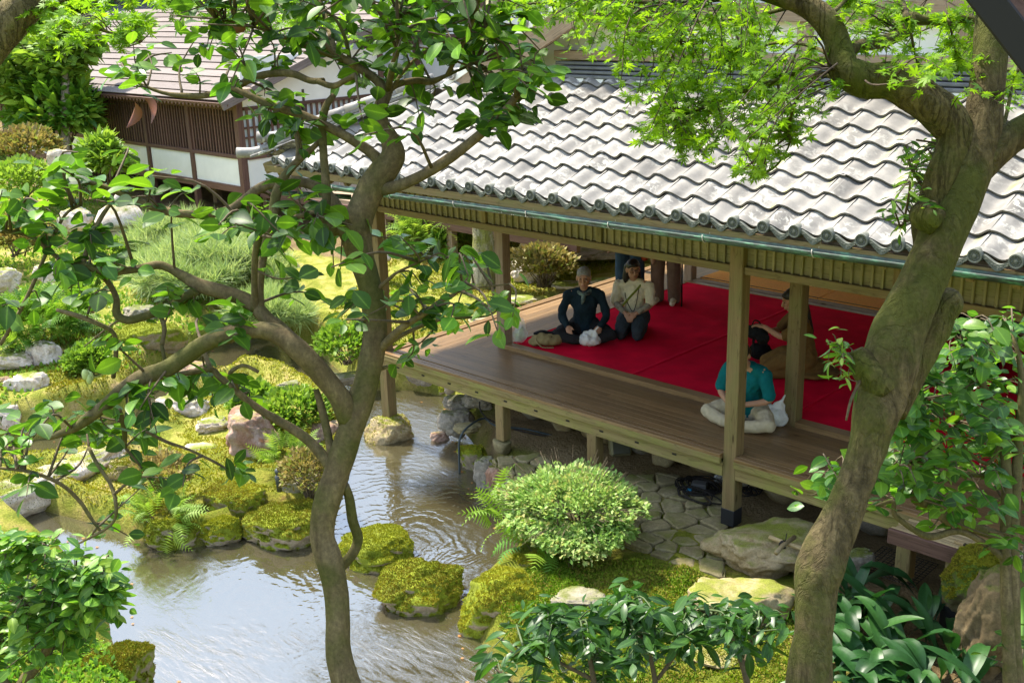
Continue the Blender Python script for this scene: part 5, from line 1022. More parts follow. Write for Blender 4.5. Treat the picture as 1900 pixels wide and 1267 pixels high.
BRM = [[(1562, 95, 16), (1595, 86, 13), (1635, 78, 11), (1668, 66, 11), (1684, 55, 12), (1690, 34, 13), (1712, 38, 9), (1750, 40, 8), (1790, 36, 7), (1830, 42, 8)], [(1684, 36, 7), (1675, 10, 6), (1664, -15, 5)], [(1545, 130, 6), (1531, 108, 5), (1492, 124, 5), (1453, 146, 5), (1400, 162, 4), (1330, 190, 3), (1262, 217, 2)],
 [(1560, 150, 4), (1516, 140, 4), (1479, 184, 3), (1463, 237, 3), (1466, 265, 2), (1443, 305, 2), (1410, 328, 1.5)], [(1545, 105, 4), (1500, 85, 3), (1440, 80, 3), (1380, 95, 2), (1320, 90, 2), (1200, 60, 2)], [(1530, 40, 5), (1560, 10, 4), (1590, -20, 4)], [(1480, 10, 5), (1400, 30, 3), (1300, 40, 2), (1180, 30, 2)], [(1760, 40, 3), (1770, 80, 2), (1775, 130, 2)], [(1690, 60, 3), (1700, 110, 2), (1720, 160, 2)],
 [(1850, 280, 4), (1868, 210, 4), (1880, 150, 3)], [(1380, -10, 8), (1250, 5, 5), (1100, 0, 3), (950, 10, 2)]]
mg.mx = .75
for k, b in enumerate(BRM): b = [(x, y, r, min(.35, .12*i)) for i, (x, y, r) in enumerate(b)]; mg.limb('branch', b, DM, B_MAP, 8, .14, k+20)
ML = [(1290, 205, 130, 75, 30), (1420, 180, 110, 60, 20), (1240, 250, 80, 35, 10), (1330, 275, 80, 40, 14), (1400, 320, 50, 20, 5), (1420, 250, 60, 40, 10), (1200, 150, 60, 40, 8), (1300, 110, 120, 50, 16), (1440, 105, 80, 50, 12), (1390, 130, 70, 50, 9), (1160, 80, 110, 45, 16), (1050, 25, 130, 35, 18), (1180, 20, 180, 35, 22), (1320, 50, 140, 50, 18), (1600, 50, 80, 50, 10), (1700, 110, 100, 60, 14), (1640, 20, 80, 30, 8), (1780, 90, 50, 60, 8), (1770, 15, 50, 30, 6), (1880, 170, 30, 50, 5), (1720, 170, 50, 30, 4), (1480, 230, 40, 30, 3), (1560, 20, 50, 30, 5)]
for p in blobs([(a, b, c, d, int(e*1.8)) for a, b, c, d, e in ML], DM+.40, .75): mg.spray(p, int(rng.integers(12, 19)), .037, 0, .0014, .9, .1, .9, .24, .9)
# unseen crown above the frame, added for the shade it casts
for k, b in enumerate(([(1846, -20, 30), (1850, -140, 26), (1780, -300, 20), (1640, -460, 14), (1450, -560, 9), (1200, -600, 4)], [(1850, -140, 18), (1940, -300, 14), (2050, -480, 10), (2200, -640, 5)], [(1780, -300, 12), (1790, -500, 9), (1760, -720, 6), (1700, -900, 3)], [(1380, -25, 10), (1250, -120, 8), (1080, -200, 6), (900, -240, 3)], [(1640, -460, 9), (1500, -700, 6), (1350, -850, 3)], [(1925, 225, 24), (2060, 120, 18), (2200, -50, 12), (2300, -250, 7)], [(1640, -460, 7), (1550, -330, 5), (1400, -250, 4), (1250, -280, 3)])): mg.limb('branch', [(x, y, r, .5*math.sin(k*1.9+i*.7)*(i > 0)) for i, (x, y, r) in enumerate(b)], DM, B_MAP, 8, .14, k+60)
for _ in range(240):
    N_ = np.vstack(mg.nodes[-7:]); p = N_[rng.integers(len(N_))]+rng.normal(size=3)*(.34, .34, .2); v_ = inframe([p], -40)
    if v_[0][0] or v_[2][0] > -15: continue
    mg.spray(p, 12, .044, 0, .002, .9, .1, .9, .3, .9)
mg.finish(MAPLE, [L_MAP], .95, 300, plain('maple_twig', (.06, .04, .025), .9))
def leafy(name, label, cat, base, D, branches, clusters, tmpl, mats, size, bm, w=1., n=(5, 9), jd=.6, keep=0, up_=.8, droop=.15, second=.0, group=None, twm=None, ro=.08, r0=.0022, spread=.8, reach=.2):
    g = Tree(name, label, cat, base, group)
    for k, b in enumerate(branches): g.limb('trunk' if k == 0 and cat == 'tree' else 'branch', b, D, bm, 9, ro, k+30)
    for b in branches:
        if b[0][1] > 1290:
            q = pd(b[0][0], b[0][1], D); r_ = b[0][2]*D/FPX; z0 = float(ground_z(q[0], q[1]))-.1
            if q[2] > z0: tube('stem_foot', [np.array((q[0]+.03, q[1]+.03, z0)), np.array((q[0]+.02, q[1], (q[2]+z0)/2)), q], [r_*1.3, r_*1.15, r_], bm, g.t, 9, ro, 3)
    for p in blobs(clusters, D, jd): g.spray(p, int(rng.integers(*n)), size, int(rng.random() < second), r0, up_, droop, spread, reach)
    g.finish(tmpl, mats, w, keep, twm); return g
q = pd(-60, 60, 5.2); leafy('maple_branch_tree', 'mossy maple limb with bright leaves reaching in at the top left corner', 'tree', (q[0]-.5, q[1]-.5, -.5), 5.2, [[(-300, 1700, 75), (-290, 1200, 66), (-270, 800, 58), (-230, 500, 52), (-160, 330, 46), (-90, 180, 44), (-20, 80, 38), (30, 30, 34), (60, -10, 32), (80, -60, 30)], [(60, -10, 10), (120, 30, 5), (200, 60, 3), (260, 80, 2)], [(40, 20, 8), (160, -10, 6), (320, 0, 4), (480, 15, 3), (620, 30, 2)]],
  [(150, 35, 120, 50, 36), (110, 80, 60, 30, 8), (230, 60, 30, 25, 5), (330, 25, 90, 40, 20), (420, 60, 60, 40, 12), (520, 45, 60, 45, 10), (620, 60, 50, 40, 6), (280, -30, 300, 30, 26)], MAPLE, [L_MAP], .048, B_MOSSY, jd=1.2, up_=.9, n=(13, 20), keep=200, r0=.0016)
q = pd(1870, 1300, 4.6); leafy('evergreen_shrub', 'tall glossy evergreen shrub with upright stems at the right edge', 'shrub', (q[0], q[1], -.6), 4.6, [[(1878, 1330, 14), (1870, 1150, 12), (1866, 1000, 11), (1868, 880, 10), (1855, 790, 8), (1828, 720, 6), (1800, 660, 5), (1770, 620, 3)], [(1895, 1320, 10), (1884, 1180, 10), (1880, 1000, 11), (1888, 850, 9), (1895, 700, 6), (1880, 620, 3)],
  [(1868, 1000, 9), (1800, 975, 11), (1752, 960, 11), (1745, 935, 11), (1715, 930, 12), (1700, 920, 13), (1706, 905, 8), (1680, 890, 4)], [(1866, 1040, 6), (1830, 1010, 6), (1780, 985, 6), (1730, 995, 7), (1700, 985, 6), (1660, 955, 5), (1655, 930, 4), (1600, 950, 3)], [(1850, 800, 5), (1790, 790, 4), (1740, 760, 4), (1690, 740, 3), (1640, 780, 2)], [(1868, 880, 5), (1800, 880, 4), (1720, 850, 3), (1650, 870, 2), (1560, 890, 2)], [(1862, 1080, 4), (1900, 1050, 4)], [(1860, 820, 5), (1830, 860, 4), (1780, 820, 3), (1750, 780, 2)]],
  [(1760, 690, 90, 60, 34), (1840, 660, 60, 70, 20), (1720, 760, 80, 60, 30), (1830, 770, 70, 60, 26), (1680, 830, 70, 50, 22), (1780, 850, 90, 50, 26), (1870, 860, 40, 60, 14), (1600, 900, 90, 30, 18), (1720, 920, 90, 40, 16), (1830, 940, 60, 40, 12), (1530, 905, 40, 25, 8), (1880, 620, 30, 40, 8), (1800, 610, 40, 30, 5), (1640, 640, 20, 20, 0), (1890, 1010, 20, 60, 5), (1850, 1180, 50, 40, 4)], OVAL, [leafm('evergreen_leaf', [(.025, .085, .014), (.045, .14, .02), (.08, .20, .025), (.15, .27, .035)], (2., 2., .8), .36, .38, .4), L_CAM], .082, B_CAM, 1.15, (4, 7), .9, 300, second=.35, twm=None, r0=.0022)
q = pd(1590, 640, DM); leafy('epiphyte_sprig', 'bright sprig of young leaves sprouting from the knob of the maple trunk', 'plant', q, DM-.05, [[(1600, 690, 4), (1575, 660, 3), (1548, 640, 2)], [(1600, 700, 3), (1580, 740, 3), (1570, 780, 2)]], [(1550, 640, 30, 25, 6), (1560, 665, 25, 20, 4), (1565, 700, 18, 20, 2), (1578, 710, 10, 15, 1)], OVAL, [L_GREEN], .055, B_TWIG, .6, (4, 7), .1, 60)
q = pd(1700, 340, DM); leafy('epiphyte_shrub', 'small leaved sprig shrub hanging beside the mossy limb over the roof', 'plant', q, DM+.1, [[(1745, 400, 4), (1715, 350, 4), (1690, 310, 3), (1680, 270, 2)], [(1735, 420, 3), (1700, 400, 3), (1670, 420, 2)], [(1730, 300, 3), (1745, 270, 2), (1700, 260, 2)]], [(1700, 300, 40, 30, 12), (1690, 340, 40, 30, 12), (1720, 360, 30, 30, 8), (1660, 400, 30, 25, 5), (1745, 280, 30, 30, 7), (1700, 390, 25, 20, 4), (1670, 425, 20, 12, 2)], OVAL, [L_GREEN, L_CAM], .045, B_TWIG, .55, (5, 8), .3, 120, second=.4)
q = pz(1100, 1330, -.7); leafy('dark_shrub', 'dark glossy lance-leaved shrub along the lower edge of the moss lawn', 'shrub', q, 6.6, [[(1110, 1330, 6), (1100, 1250, 5), (1085, 1190, 4), (1060, 1150, 3), (1020, 1140, 2)], [(1220, 1330, 7), (1215, 1260, 5), (1200, 1200, 4), (1170, 1150, 3), (1150, 1110, 2)], [(1395, 1330, 8), (1385, 1260, 6), (1365, 1200, 5), (1340, 1160, 4), (1300, 1130, 3)], [(1380, 1240, 5), (1400, 1180, 4), (1420, 1140, 3)], [(1220, 1260, 4), (1260, 1200, 3), (1270, 1140, 2)], [(1100, 1260, 4), (1020, 1220, 3), (960, 1200, 2), (920, 1180, 2)], [(1000, 1330, 5), (960, 1280, 3), (920, 1240, 2)]],
  [(1000, 1165, 90, 30, 16), (1080, 1150, 80, 35, 16), (1170, 1120, 80, 30, 16), (1230, 1150, 70, 35, 14), (1320, 1140, 70, 35, 14), (1400, 1150, 60, 35, 12), (1060, 1215, 90, 30, 10), (940, 1220, 50, 25, 7), (1290, 1180, 80, 25, 8), (1170, 1200, 80, 30, 8), (1390, 1190, 50, 25, 6), (960, 1270, 40, 20, 4), (1130, 1250, 50, 20, 3)], LANCE, [L_DARK], .135, B_TWIG, 1.1, (7, 12), .9, 300, up_=.7, droop=.35, twm=plain('green_stem', (.06, .09, .03), .6), r0=.004, spread=1.1, reach=.16)
q = pz(60, 1330, -.5); leafy('leafy_shrub', 'bright glossy shrub overhanging the pond in the lower left corner', 'shrub', (q[0], q[1], -.3), 6.4, [[(20, 1330, 12), (40, 1270, 11), (70, 1230, 10), (95, 1190, 6), (110, 1130, 4), (140, 1080, 3)], [(85, 1210, 6), (60, 1150, 4), (30, 1090, 3)], [(90, 1200, 5), (150, 1150, 4), (200, 1100, 3)], [(0, 1110, 3), (60, 1120, 3), (120, 1080, 2)], [(30, 1290, 8), (-40, 1200, 6), (-60, 1080, 4)], [(0, 1060, 3), (40, 1030, 2), (90, 1010, 2)]],
  [(60, 1030, 80, 40, 40), (140, 1060, 70, 40, 38), (195, 1085, 40, 40, 24), (60, 1100, 90, 50, 50), (170, 1120, 60, 50, 34), (40, 1170, 80, 50, 36), (120, 1160, 70, 40, 24), (180, 1170, 40, 30, 8), (10, 1000, 50, 30, 8), (90, 1200, 60, 40, 6), (40, 1240, 60, 30, 5), (-60, 1100, 60, 80, 16)], OVAL, [leafm('bright_shrub_leaf', [(.05, .14, .02), (.08, .20, .028), (.13, .27, .04), (.22, .34, .06)], (1.5, 1.5, .8), .4, .4, .35), L_GREEN], .095, B_CAM, 1., (6, 10), 1.0, 300, second=.3, r0=.003)
# slim trunks at the upper left and the woods behind
for k, (pts, lab) in enumerate((([(95, 285, 6), (97, 220, 6), (97, 150, 6), (90, 115, 5), (80, 90, 3)], 'slimmer of two pale slim trunks by the lattice wing, with light crown'), ([(121, 285, 8), (122, 220, 8), (122, 150, 7.5), (124, 115, 6), (150, 80, 3)], 'thicker of two pale slim trunks by the lattice wing, with light crown'))):
    p0 = pz(pts[0][0], pts[0][1], .75); D = depth(p0)
    leafy('slim_tree', lab, 'tree', p0, D, [[(pts[0][0], 320, pts[0][2])]+pts, [(97+k*25, 150, 4), (70+k*60, 115, 3), (50+k*80, 100, 2)], [(95+k*25, 130, 4), (110+k*15, 95, 3), (115, 60, 2)]], [(110+k*40, 85, 80, 40, 40), (70+k*60, 110, 40, 25, 14), (150, 60, 90, 40, 20)], SMALL, [L_LIME], .30, B_SLIM, 1., (16, 26), 1.6, 0, twm=B_SLIM, r0=.012, reach=1.2)
FAR = [(-260, 60, 36, 5.5, 'dense woodland tree at the far left edge, beyond the azalea slope'), (-20, 80, 38, 5., 'leafy woodland tree behind the glossy broadleaf shrub at upper left'), (150, 40, 40, 6., 'tall woodland tree behind the board roof of the lattice wing')]
for k, (x, y, D, r_, lab) in enumerate(FAR):
    c = pd(x, y, D); c = np.array((c[0], c[1], max(2.6, c[2]))); t = bush('woodland_tree', lab, c, (r_*.75, r_*.75, 3.4), 3800, SMALL, .55, L_FAR, 1., 'tree', 'woodland behind the temple', 5, .4, 80+k, hollow=.55, wood_=B_TWIG)
# broad dark evergreen leaves at the lower right
ab = pz(1640, 1200, -.66); asp = thing('aspidistra', 'clump of broad dark ribbed leaves at the foot of the maple', 'plant', ab)
def blade_vf(L_, w_, bend, twist):
    V, F = [], []; n = 9
    for i in range(n+1):
        t = i/n; wd = w_*(math.sin(math.pi*max(0, (t-.18)/.82)**.75) if t > .18 else 0)*.5+.005; y = L_*(t-bend*.35*t**3); z = L_*(.75*t-bend*t*t)
        for s in (-1, -.5, 0, .5, 1): V.append((wd*s+twist*t*t*.1, y*.72, z+abs(s)*wd*.35))
    for i in range(n):
        for k in range(4): a = i*5+k; F.append((a, a+1, a+6, a+5))
    return V, F
asm = [mesh('blade', *blade_vf(L_, w_, b, tw), True, None, L_ASP) for L_, w_, b, tw in ((.82, .105, .55, .3), (.9, .115, .8, -.4), (.75, .10, .35, .2), (.95, .11, 1.0, .5), (.7, .09, .7, -.2))]
for k in range(150):
    x, y = rng.uniform(1550, 1790), rng.uniform(1120, 1330); 
    if x > 1730 and y < 1170: continue
    p = pz(x, y, -.66); a = rng.uniform(0, 6.28) if k % 3 else rng.uniform(.5, 2.2); ob('leaf', asm[k % 5], None, asp, T(p) @ Matrix.Rotation(a, 4, 'Z') @ Matrix.Rotation(rng.uniform(-.15, .45), 4, 'X') @ Matrix.Scale(rng.uniform(.8, 1.15), 4))
for k in range(3):
    p = pz((1870, 1890, 1850)[k], (1270, 1240, 1300)[k], -.4); ob('leaf', asm[k], None, asp, T(p) @ Matrix.Rotation(k*1.6-1.2, 4, 'Z'))
# the eave of the building the picture is taken from
ne = thing('near_eave', 'dark eave corner of the near building at the top right corner', 'eave', pd(1900, 0, 1.6))
a, b_ = pd(1770-1500, -80-1935, 1.6), pd(1960+500, 165+645, 1.6); beam('fascia', a, b_, .04, .045, plain('black_wood', (.012, .010, .010), .7), ne, .003); d_ = np.array(b_)-np.array(a)
off = np.array(pd(1900, 40, 1.75))-np.array(pd(1866, 66, 1.6)); beam('rafter', a+off, b_+off, .07, .07, wood('eave_wood', (.06, .03, .02), (.10, .055, .04), .7), ne, .004); off2 = np.array(pd(1990, 0, 1.7))-np.array(pd(1866, 66, 1.6)); rf_ = np.array(pd(1866+800, 66-620, 1.9))-np.array(pd(1866, 66, 1.6)); slab('eave_soffit', [a+off*.4, b_+off*.4, b_+rf_, a+rf_], .05, bpy.data.materials['eave_wood'] if 'eave_wood' in bpy.data.materials else WD_BROWN, ne); beam('eave_board', a+off2, b_+off2, .14, .03, bpy.data.materials['eave_wood'], ne, .003)
# ---------------------------------------------------------------- carpets
CARPET_Z = .034
cx_ = [.945, 2.72, 4.60, 6.50, 8.33]
CN = ('red felt carpet at the left, under the seated couple', 'red felt carpet in the middle, behind the front post', 'red felt carpet behind the maple trunk', 'red felt carpet at the right under the desk')
for k in range(4):
    w_ = cx_[k+1]-cx_[k]-.006; nu, nv = 46, 92; uu, vv = np.meshgrid(np.linspace(-w_/2, w_/2, nu), np.linspace(-1.79, 1.79, nv), indexing='ij'); q_ = np.stack([uu, vv, uu*0], -1); h_ = .0025*fbm(q_, 1.1, 3, 40+k)
    for s_ in range(5):                                             # creases left by folding and by feet
        a_ = rng.uniform(-.5, .5) if s_ % 2 else rng.uniform(1.1, 2.); o_ = rng.uniform(-.9, .9); d_ = uu*math.sin(a_)-vv*math.cos(a_)*.8-o_+.05*fbm(q_, .9, 2, s_+60); h_ = h_+.006*np.exp(-(d_/.035)**2)*np.clip(.6+fbm(q_, .8, 2, s_+80), 0, 1)
    h_ = h_*np.clip((w_/2-np.abs(uu))/.06, 0, 1)*np.clip((1.79-np.abs(vv))/.06, 0, 1); V_ = [np.stack([uu, vv, h_], -1).reshape(-1, 3), np.stack([uu, vv, h_*0-.022], -1).reshape(-1, 3)]; I_, J_ = np.meshgrid(np.arange(nu-1), np.arange(nv-1), indexing='ij'); f_ = np.stack([I_*nv+J_, (I_+1)*nv+J_, (I_+1)*nv+J_+1, I_*nv+J_+1], -1).reshape(-1, 4)
    rim = [(i*nv, (i+1)*nv, (i+1)*nv+nu*nv, i*nv+nu*nv) for i in range(nu-1)]+[((i+1)*nv+nv-1, i*nv+nv-1, i*nv+nv-1+nu*nv, (i+1)*nv+nv-1+nu*nv) for i in range(nu-1)]+[(j+1, j, j+nu*nv, j+1+nu*nv) for j in range(nv-1)]+[((nu-1)*nv+j, (nu-1)*nv+j+1, (nu-1)*nv+j+1+nu*nv, (nu-1)*nv+j+nu*nv) for j in range(nv-1)]
    c = ob('red_carpet', mesh('red_carpet', np.vstack(V_), np.vstack([f_, np.array(rim)]), True), FELT, None, T(((cx_[k]+cx_[k+1])/2, 2.79, CARPET_Z))); props(c, CN[k], 'carpet', 'red felt carpets')
    bd = box('binding', ((cx_[k]+cx_[k+1])/2, 1.003, CARPET_Z+.001), (cx_[k+1]-cx_[k]-.01, .012, .004), PALE, c, None, 0)
# ---------------------------------------------------------------- people
TMP = bpy.data.scenes.new('tmp')
def ball(c, r, rot=None):
    v, f = ICO[3]; v = v*np.asarray(r); v = v @ np.array(rot).T if rot is not None else v
    return v+np.asarray(c), [tuple(int(i) for i in q) for q in f]
def chain(P, r):
    """a limb: a tapered closed tube with rounded joints"""
    P = np.asarray(P, float); r = np.broadcast_to(np.asarray(r, float), len(P)); L = [tube_vf(P, r, 12, True, sub=4)]
    for p, q in zip(P, r): L.append(ball(p, (q, q, q)))
    return join_vf(L)
def blob(name, parts, m, parent, mw, vox=.009, smooth=4, wr=0., seed=0):
    v, f = join_vf(parts); me = mesh('t', v, f); o = bpy.data.objects.new('t', me); TMP.collection.objects.link(o)
    a = o.modifiers.new('r', 'REMESH'); a.mode = 'VOXEL'; a.voxel_size = vox; s = o.modifiers.new('s', 'SMOOTH'); s.iterations = smooth; s.factor = .5
    TMP.view_layers[0].update(); dg = TMP.view_layers[0].depsgraph; e = bpy.data.meshes.new_from_object(o.evaluated_get(dg)); e.name = name; TMP.collection.objects.unlink(o)
    if wr:                                                          # cloth folds
        co = np.zeros(len(e.vertices)*3, np.float32); e.vertices.foreach_get('co', co); co = co.reshape(-1, 3); no = np.array([q.normal[:] for q in e.vertices])
        co = co+no*(wr*fbm(co*np.array((1, 1, .6)), 14., 3, seed))[:, None]; e.vertices.foreach_set('co', co.astype(np.float32).ravel())
    e.polygons.foreach_set('use_smooth', np.ones(len(e.polygons), bool)); e.update(); e.materials.clear(); return ob(name, e, m, parent, mw)
def hand(w, d, s, curl=.4, k=1.):
    """palm and five fingers; w: wrist, d: pointing direction, s: towards the thumb"""
    w = np.asarray(w, float); d = unit(np.asarray(d, float)); s = np.asarray(s, float); s = unit(s-d*(s@d)); n = np.cross(d, s); n = n*np.sign(-n[2] if abs(n[2]) > .05 else 1)
    L = [ball(w+d*.045*k, (.036*k, .042*k, .018*k), np.column_stack([s, d, n]))]
    for i, l in enumerate((.070, .082, .076, .058)):
        b0 = w+d*.075*k+s*(.027-.018*i)*k; L.append(chain([b0, b0+(d*.45+n*.15*curl)*l*k, b0+(d*.75+n*.55*curl)*l*k, b0+(d*(1-.25*curl)+n*1.0*curl)*l*k], np.array((.0095, .0092, .0085, .0072))*k))
    t0 = w+d*.02*k+s*.026*k; L.append(chain([t0, t0+(s*.6+d*.6)*.032*k, t0+(s*.55+d*1.)*.055*k], np.array((.012, .0105, .0085))*k)); return L
def head_parts(c, fwd, tilt=0., k=1.):
    f = unit(np.array((fwd[0], fwd[1], 0.))); x = np.array((f[1], -f[0], 0)); z = np.array((0, 0, 1.)); f2 = f*math.cos(tilt)-z*math.sin(tilt); z2 = z*math.cos(tilt)+f*math.sin(tilt); Rm = np.column_stack([x, f2, z2])
    g = lambda a: np.asarray(c)+Rm @ (np.array(a)*k)
    P = [ball(g((0, -.008, .022)), np.array((.073, .090, .090))*k, Rm), ball(g((0, .020, -.045)), np.array((.058, .064, .062))*k, Rm), ball(g((0, .040, -.085)), np.array((.034, .036, .026))*k, Rm),
         chain([g((0, .080, .018)), g((0, .098, -.012)), g((0, .103, -.030))], np.array((.009, .012, .015))*k), ball(g((0, .088, -.058)), np.array((.022, .010, .007))*k, Rm), ball(g((0, .086, -.069)), np.array((.019, .010, .007))*k, Rm), ball(g((0, .082, .032)), np.array((.05, .012, .012))*k, Rm)]
    for s in (-1, 1): P += [ball(g((s*.073, -.004, -.005)), np.array((.012, .022, .034))*k, Rm), ball(g((s*.036, .070, -.018)), np.array((.020, .018, .018))*k, Rm)]
    return P, g, Rm
SKIN = plain('skin', (.40, .21, .13), .55, .08, 20., .35); EYE = plain('eye', (.015, .012, .01), .3); LIP = plain('lip', (.30, .11, .09), .5)
HAIRB = plain('black_hair', (.012, .010, .010), .45, .3, 80.); HAIRG = plain('grey_hair', (.20, .19, .175), .6, .5, 120.)
def cloth(name, c, nz=.15): return plain(name, c, .9, nz, 16., .15, bmp=.2)
def face(t, g, Rm, mw, m=None):
    for s in (-1, 1):
        e = blob('eye', [ball(g((s*.031, .083, .006)), (.013, .006, .006), Rm)], EYE, t, mw, .003, 0); blob('eyebrow', [ball(g((s*.032, .090, .028)), (.020, .006, .0045), Rm)], HAIRG if m == 'g' else HAIRB, t, mw, .003, 0)
    blob('lips', [ball(g((0, .096, -.063)), (.022, .006, .006), Rm)], LIP, t, mw, .003, 0)
def sitter(label, x, y, z, fwd, pose, shirt, pants, hair, lean=.06, headf=None, tilt=0., arms=None, sleeve=1., group=None, hairlong=0., k=1.12, skirt=False, face_=True, sock=None, sc=.95):
    """a seated figure; local y looks forward. pose: 'cross' or 'kneel'"""
    rz = math.atan2(fwd[1], fwd[0])-math.pi/2; t = thing('person', label, 'person', (x, y, z), group, rz); mw = PW[t.name] @ Matrix.Scale(sc, 4)
    hz = .13 if pose == 'cross' else .215; sh = hz+.44; chest = np.array((0, lean, sh-.10)); nk = np.array((0, lean*1.15, sh+.05)); hc = np.array((0, lean*1.5+.03+.06*max(0, tilt), sh+.215-.04*max(0, tilt)))
    torso = [chain([(0, 0, hz), (0, lean*.3, hz+.14), (0, lean*.8, hz+.28)], (.135, .118, .125)), ball((0, lean*.9, sh-.10), (.165, .105, .13)), chain([(-.155, lean, sh), (0, lean, sh+.02), (.155, lean, sh)], (.058, .066, .058))]
    if pose == 'cross': legs = [([(s*.09, .0, .12), (s*.23, .17, .135), (s*.33, .29, .115)], (.10, .085, .068), [(s*.33, .29, .115), (s*.13, .345, .075), (-s*.09, .29, .05)], (.066, .055, .040), [(-s*.10, .30, .055), (-s*.19, .28, .045)]) for s in (-1, 1)]
    else: legs = [([(s*.09, -.02, .20), (s*.10, .18, .20), (s*.11, .37, .125)], (.115, .10, .075), [(s*.11, .37, .08), (s*.11, .1, .06), (s*.10, -.16, .055)], (.07, .062, .05), [(s*.10, -.16, .05), (s*.09, -.26, .035)]) for s in (-1, 1)]
    arms = arms or [[(s*.20, lean, sh-.02), (s*.27, lean+.06, sh-.24), (s*.20, .27, hz+.09)] for s in (-1, 1)]
    hp, g, Rm = head_parts(hc, headf or (0, 1), tilt, k); body = torso+hp+[chain([(0, lean, sh), nk, hc+np.array((0, -.01, -.06))], (.06, .05, .048))]
    for a in arms: body += [chain(a, (.048, .038, .026))]+hand(a[2], np.array(a[2])-np.array(a[1])+np.array((0, 0, -.06)), (-np.sign(a[0][0]), .2, .1), .5)
    for th, tr, ca, cr_, ft in legs: body += [chain(th, np.array(tr)*.92), chain(ca, np.array(cr_)*.92), chain(ft, (.038, .03))]
    blob('body', body, SKIN, t, mw, .007, 3)
    g2 = 1.10; sl = [];
    for a in arms: a = np.array(a, float); e = a[1]+(a[2]-a[1])*max(0., sleeve*.92) if sleeve > .4 else None; sl.append(chain([a[0], a[1], e], (.060, .054, .044)) if e is not None else chain([a[0], a[0]+(a[1]-a[0])*.85], (.062, .066)))
    blob('shirt', [chain([(0, 0, hz+.02), (0, lean*.3, hz+.14), (0, lean*.8, hz+.28)], (.155, .138, .143)), ball((0, lean*.9, sh-.10), (.175, .120, .15)), chain([(-.155, lean, sh), (0, lean, sh+.025), (.155, lean, sh)], (.064, .070, .064))]+sl, shirt, t, mw, .008, 2, .011, 3)
    tp = [chain([(-.06, 0, hz), (.06, 0, hz)], (.15, .15))]
    for th, tr, ca, cr_, ft in legs: tp += [chain(th, np.array(tr)*1.05), chain(ca, np.array(cr_)*1.1)]
    if skirt: tp += [ball((0, .08, .12), (.20, .34, .12)), ball((0, -.12, .05), (.25, .30, .05))]
    blob('trousers' if not skirt else 'skirt', tp, pants, t, mw, .007, 3, .007, 5)
    if sock: 
        for th, tr, ca, cr_, ft in legs: blob('sock', [chain([ca[2]]+list(ft), (.05, .046, .034))], sock, t, mw, .008, 2)
    if hair:
        H = [ball(g((0, -.016, .042)), np.array((.079, .094, .082))*k, Rm), ball(g((0, -.045, -.02)), np.array((.076, .062, .075))*k, Rm)]
        if hairlong: H += [chain([g((s*.05, -.05, .03)), g((s*.07, -.055, -.10)), g((s*.075, -.05, -.10-hairlong))], (.05, .045, .022)) for s in (-1, 1)]+[chain([g((0, -.06, .03)), g((0, -.085, -.1)), g((0, -.09, -.1-hairlong))], (.06, .055, .03)), ball(g((0, .058, .062)), (.058, .030, .030), Rm)]
        blob('hair', H, hair, t, mw, .008, 2, .004, 8)
    if face_: face(t, g, Rm, mw, 'g' if hair is HAIRG else None)
    return t, mw, g, Rm, sh, hz, lean
CZ = CARPET_Z
NAVY = cloth('navy_shirt_cloth', (.010, .022, .032)); BLACKC = cloth('dark_trouser_cloth', (.018, .018, .020)); TEAL = cloth('teal_shirt_cloth', (.004, .115, .125)); KHAKI = cloth('khaki_cloth', (.42, .36, .25)); WHITE = cloth('white_tee_cloth', (.62, .56, .42)); INDIGO = cloth('indigo_trouser_cloth', (.035, .045, .055)); BROWN = cloth('brown_dress_cloth', (.14, .08, .025)); TAUPE = cloth('taupe_trouser_cloth', (.17, .12, .09)); JEAN = cloth('jean_cloth', (.03, .062, .10)); BLK = cloth('black_cloth', (.008, .008, .009))
t, mw, g, Rm, sh, hz, ln_ = sitter('grey haired man in dark shirt and patterned neck scarf sitting cross-legged on the carpet', 1.46, 1.74, CZ, (.62, -.78), 'cross', NAVY, BLACKC, HAIRG, headf=(.05, 1))
sc_ = cloth('scarf_cloth', (.10, .13, .12), .8); a = np.linspace(0, 6.28, 12)
blob('scarf', [chain([(.078*math.cos(q), ln_+.02+.07*math.sin(q), sh+.055-.035*max(0, math.sin(q))) for q in a], .024), chain([(0, ln_+.10, sh+.01), (.01, ln_+.125, sh-.04), (.02, ln_+.13, sh-.09)], (.028, .024, .012))], sc_, t, mw, .008, 2, .005, 6)
blob('wrist_watch', [ball((.21, .25, hz+.115), (.03, .012, .03))], plain('steel', (.4, .4, .4), .3, metal=1.), t, mw, .005, 1)
t, mw, g, Rm, sh, hz, ln_ = sitter('woman with glasses and white tee kneeling on the carpet with a green strap', 1.80, 2.26, CZ, (.45, -.90), 'kneel', WHITE, INDIGO, HAIRB, headf=(-.45, 1), sleeve=0, hairlong=.06, sc=.91, arms=[[(s*.20, .06, .65), (s*.235, .12, .42), (s*.07, .27, .33)] for s in (-1, 1)])
blob('shoulder_strap', [chain([(-.10, .02, sh+.07), (-.09, .13, sh+.0), (.03, .185, sh-.14), (.14, .16, sh-.28), (.16, .02, sh-.34)], .014)], cloth('olive_strap', (.16, .19, .03)), t, mw, .006, 1)
blob('neck_cord', [chain([(-.08, .05, sh+.06), (-.08, .165, sh-.06), (-.05, .175, sh-.24), (.0, .16, sh-.33), (.09, .17, sh-.12), (.09, .05, sh+.06)], .005)], BLK, t, mw, .004, 0)
for s in (-1, 1):
    aa = np.linspace(0, 6.28, 13); tube('glasses_rim', [Vector(mw @ Vector(g((s*.034+.026*math.cos(q), .098, .004+.021*math.sin(q))))) for q in aa], .0022, EYE, t, 5, sub=1)
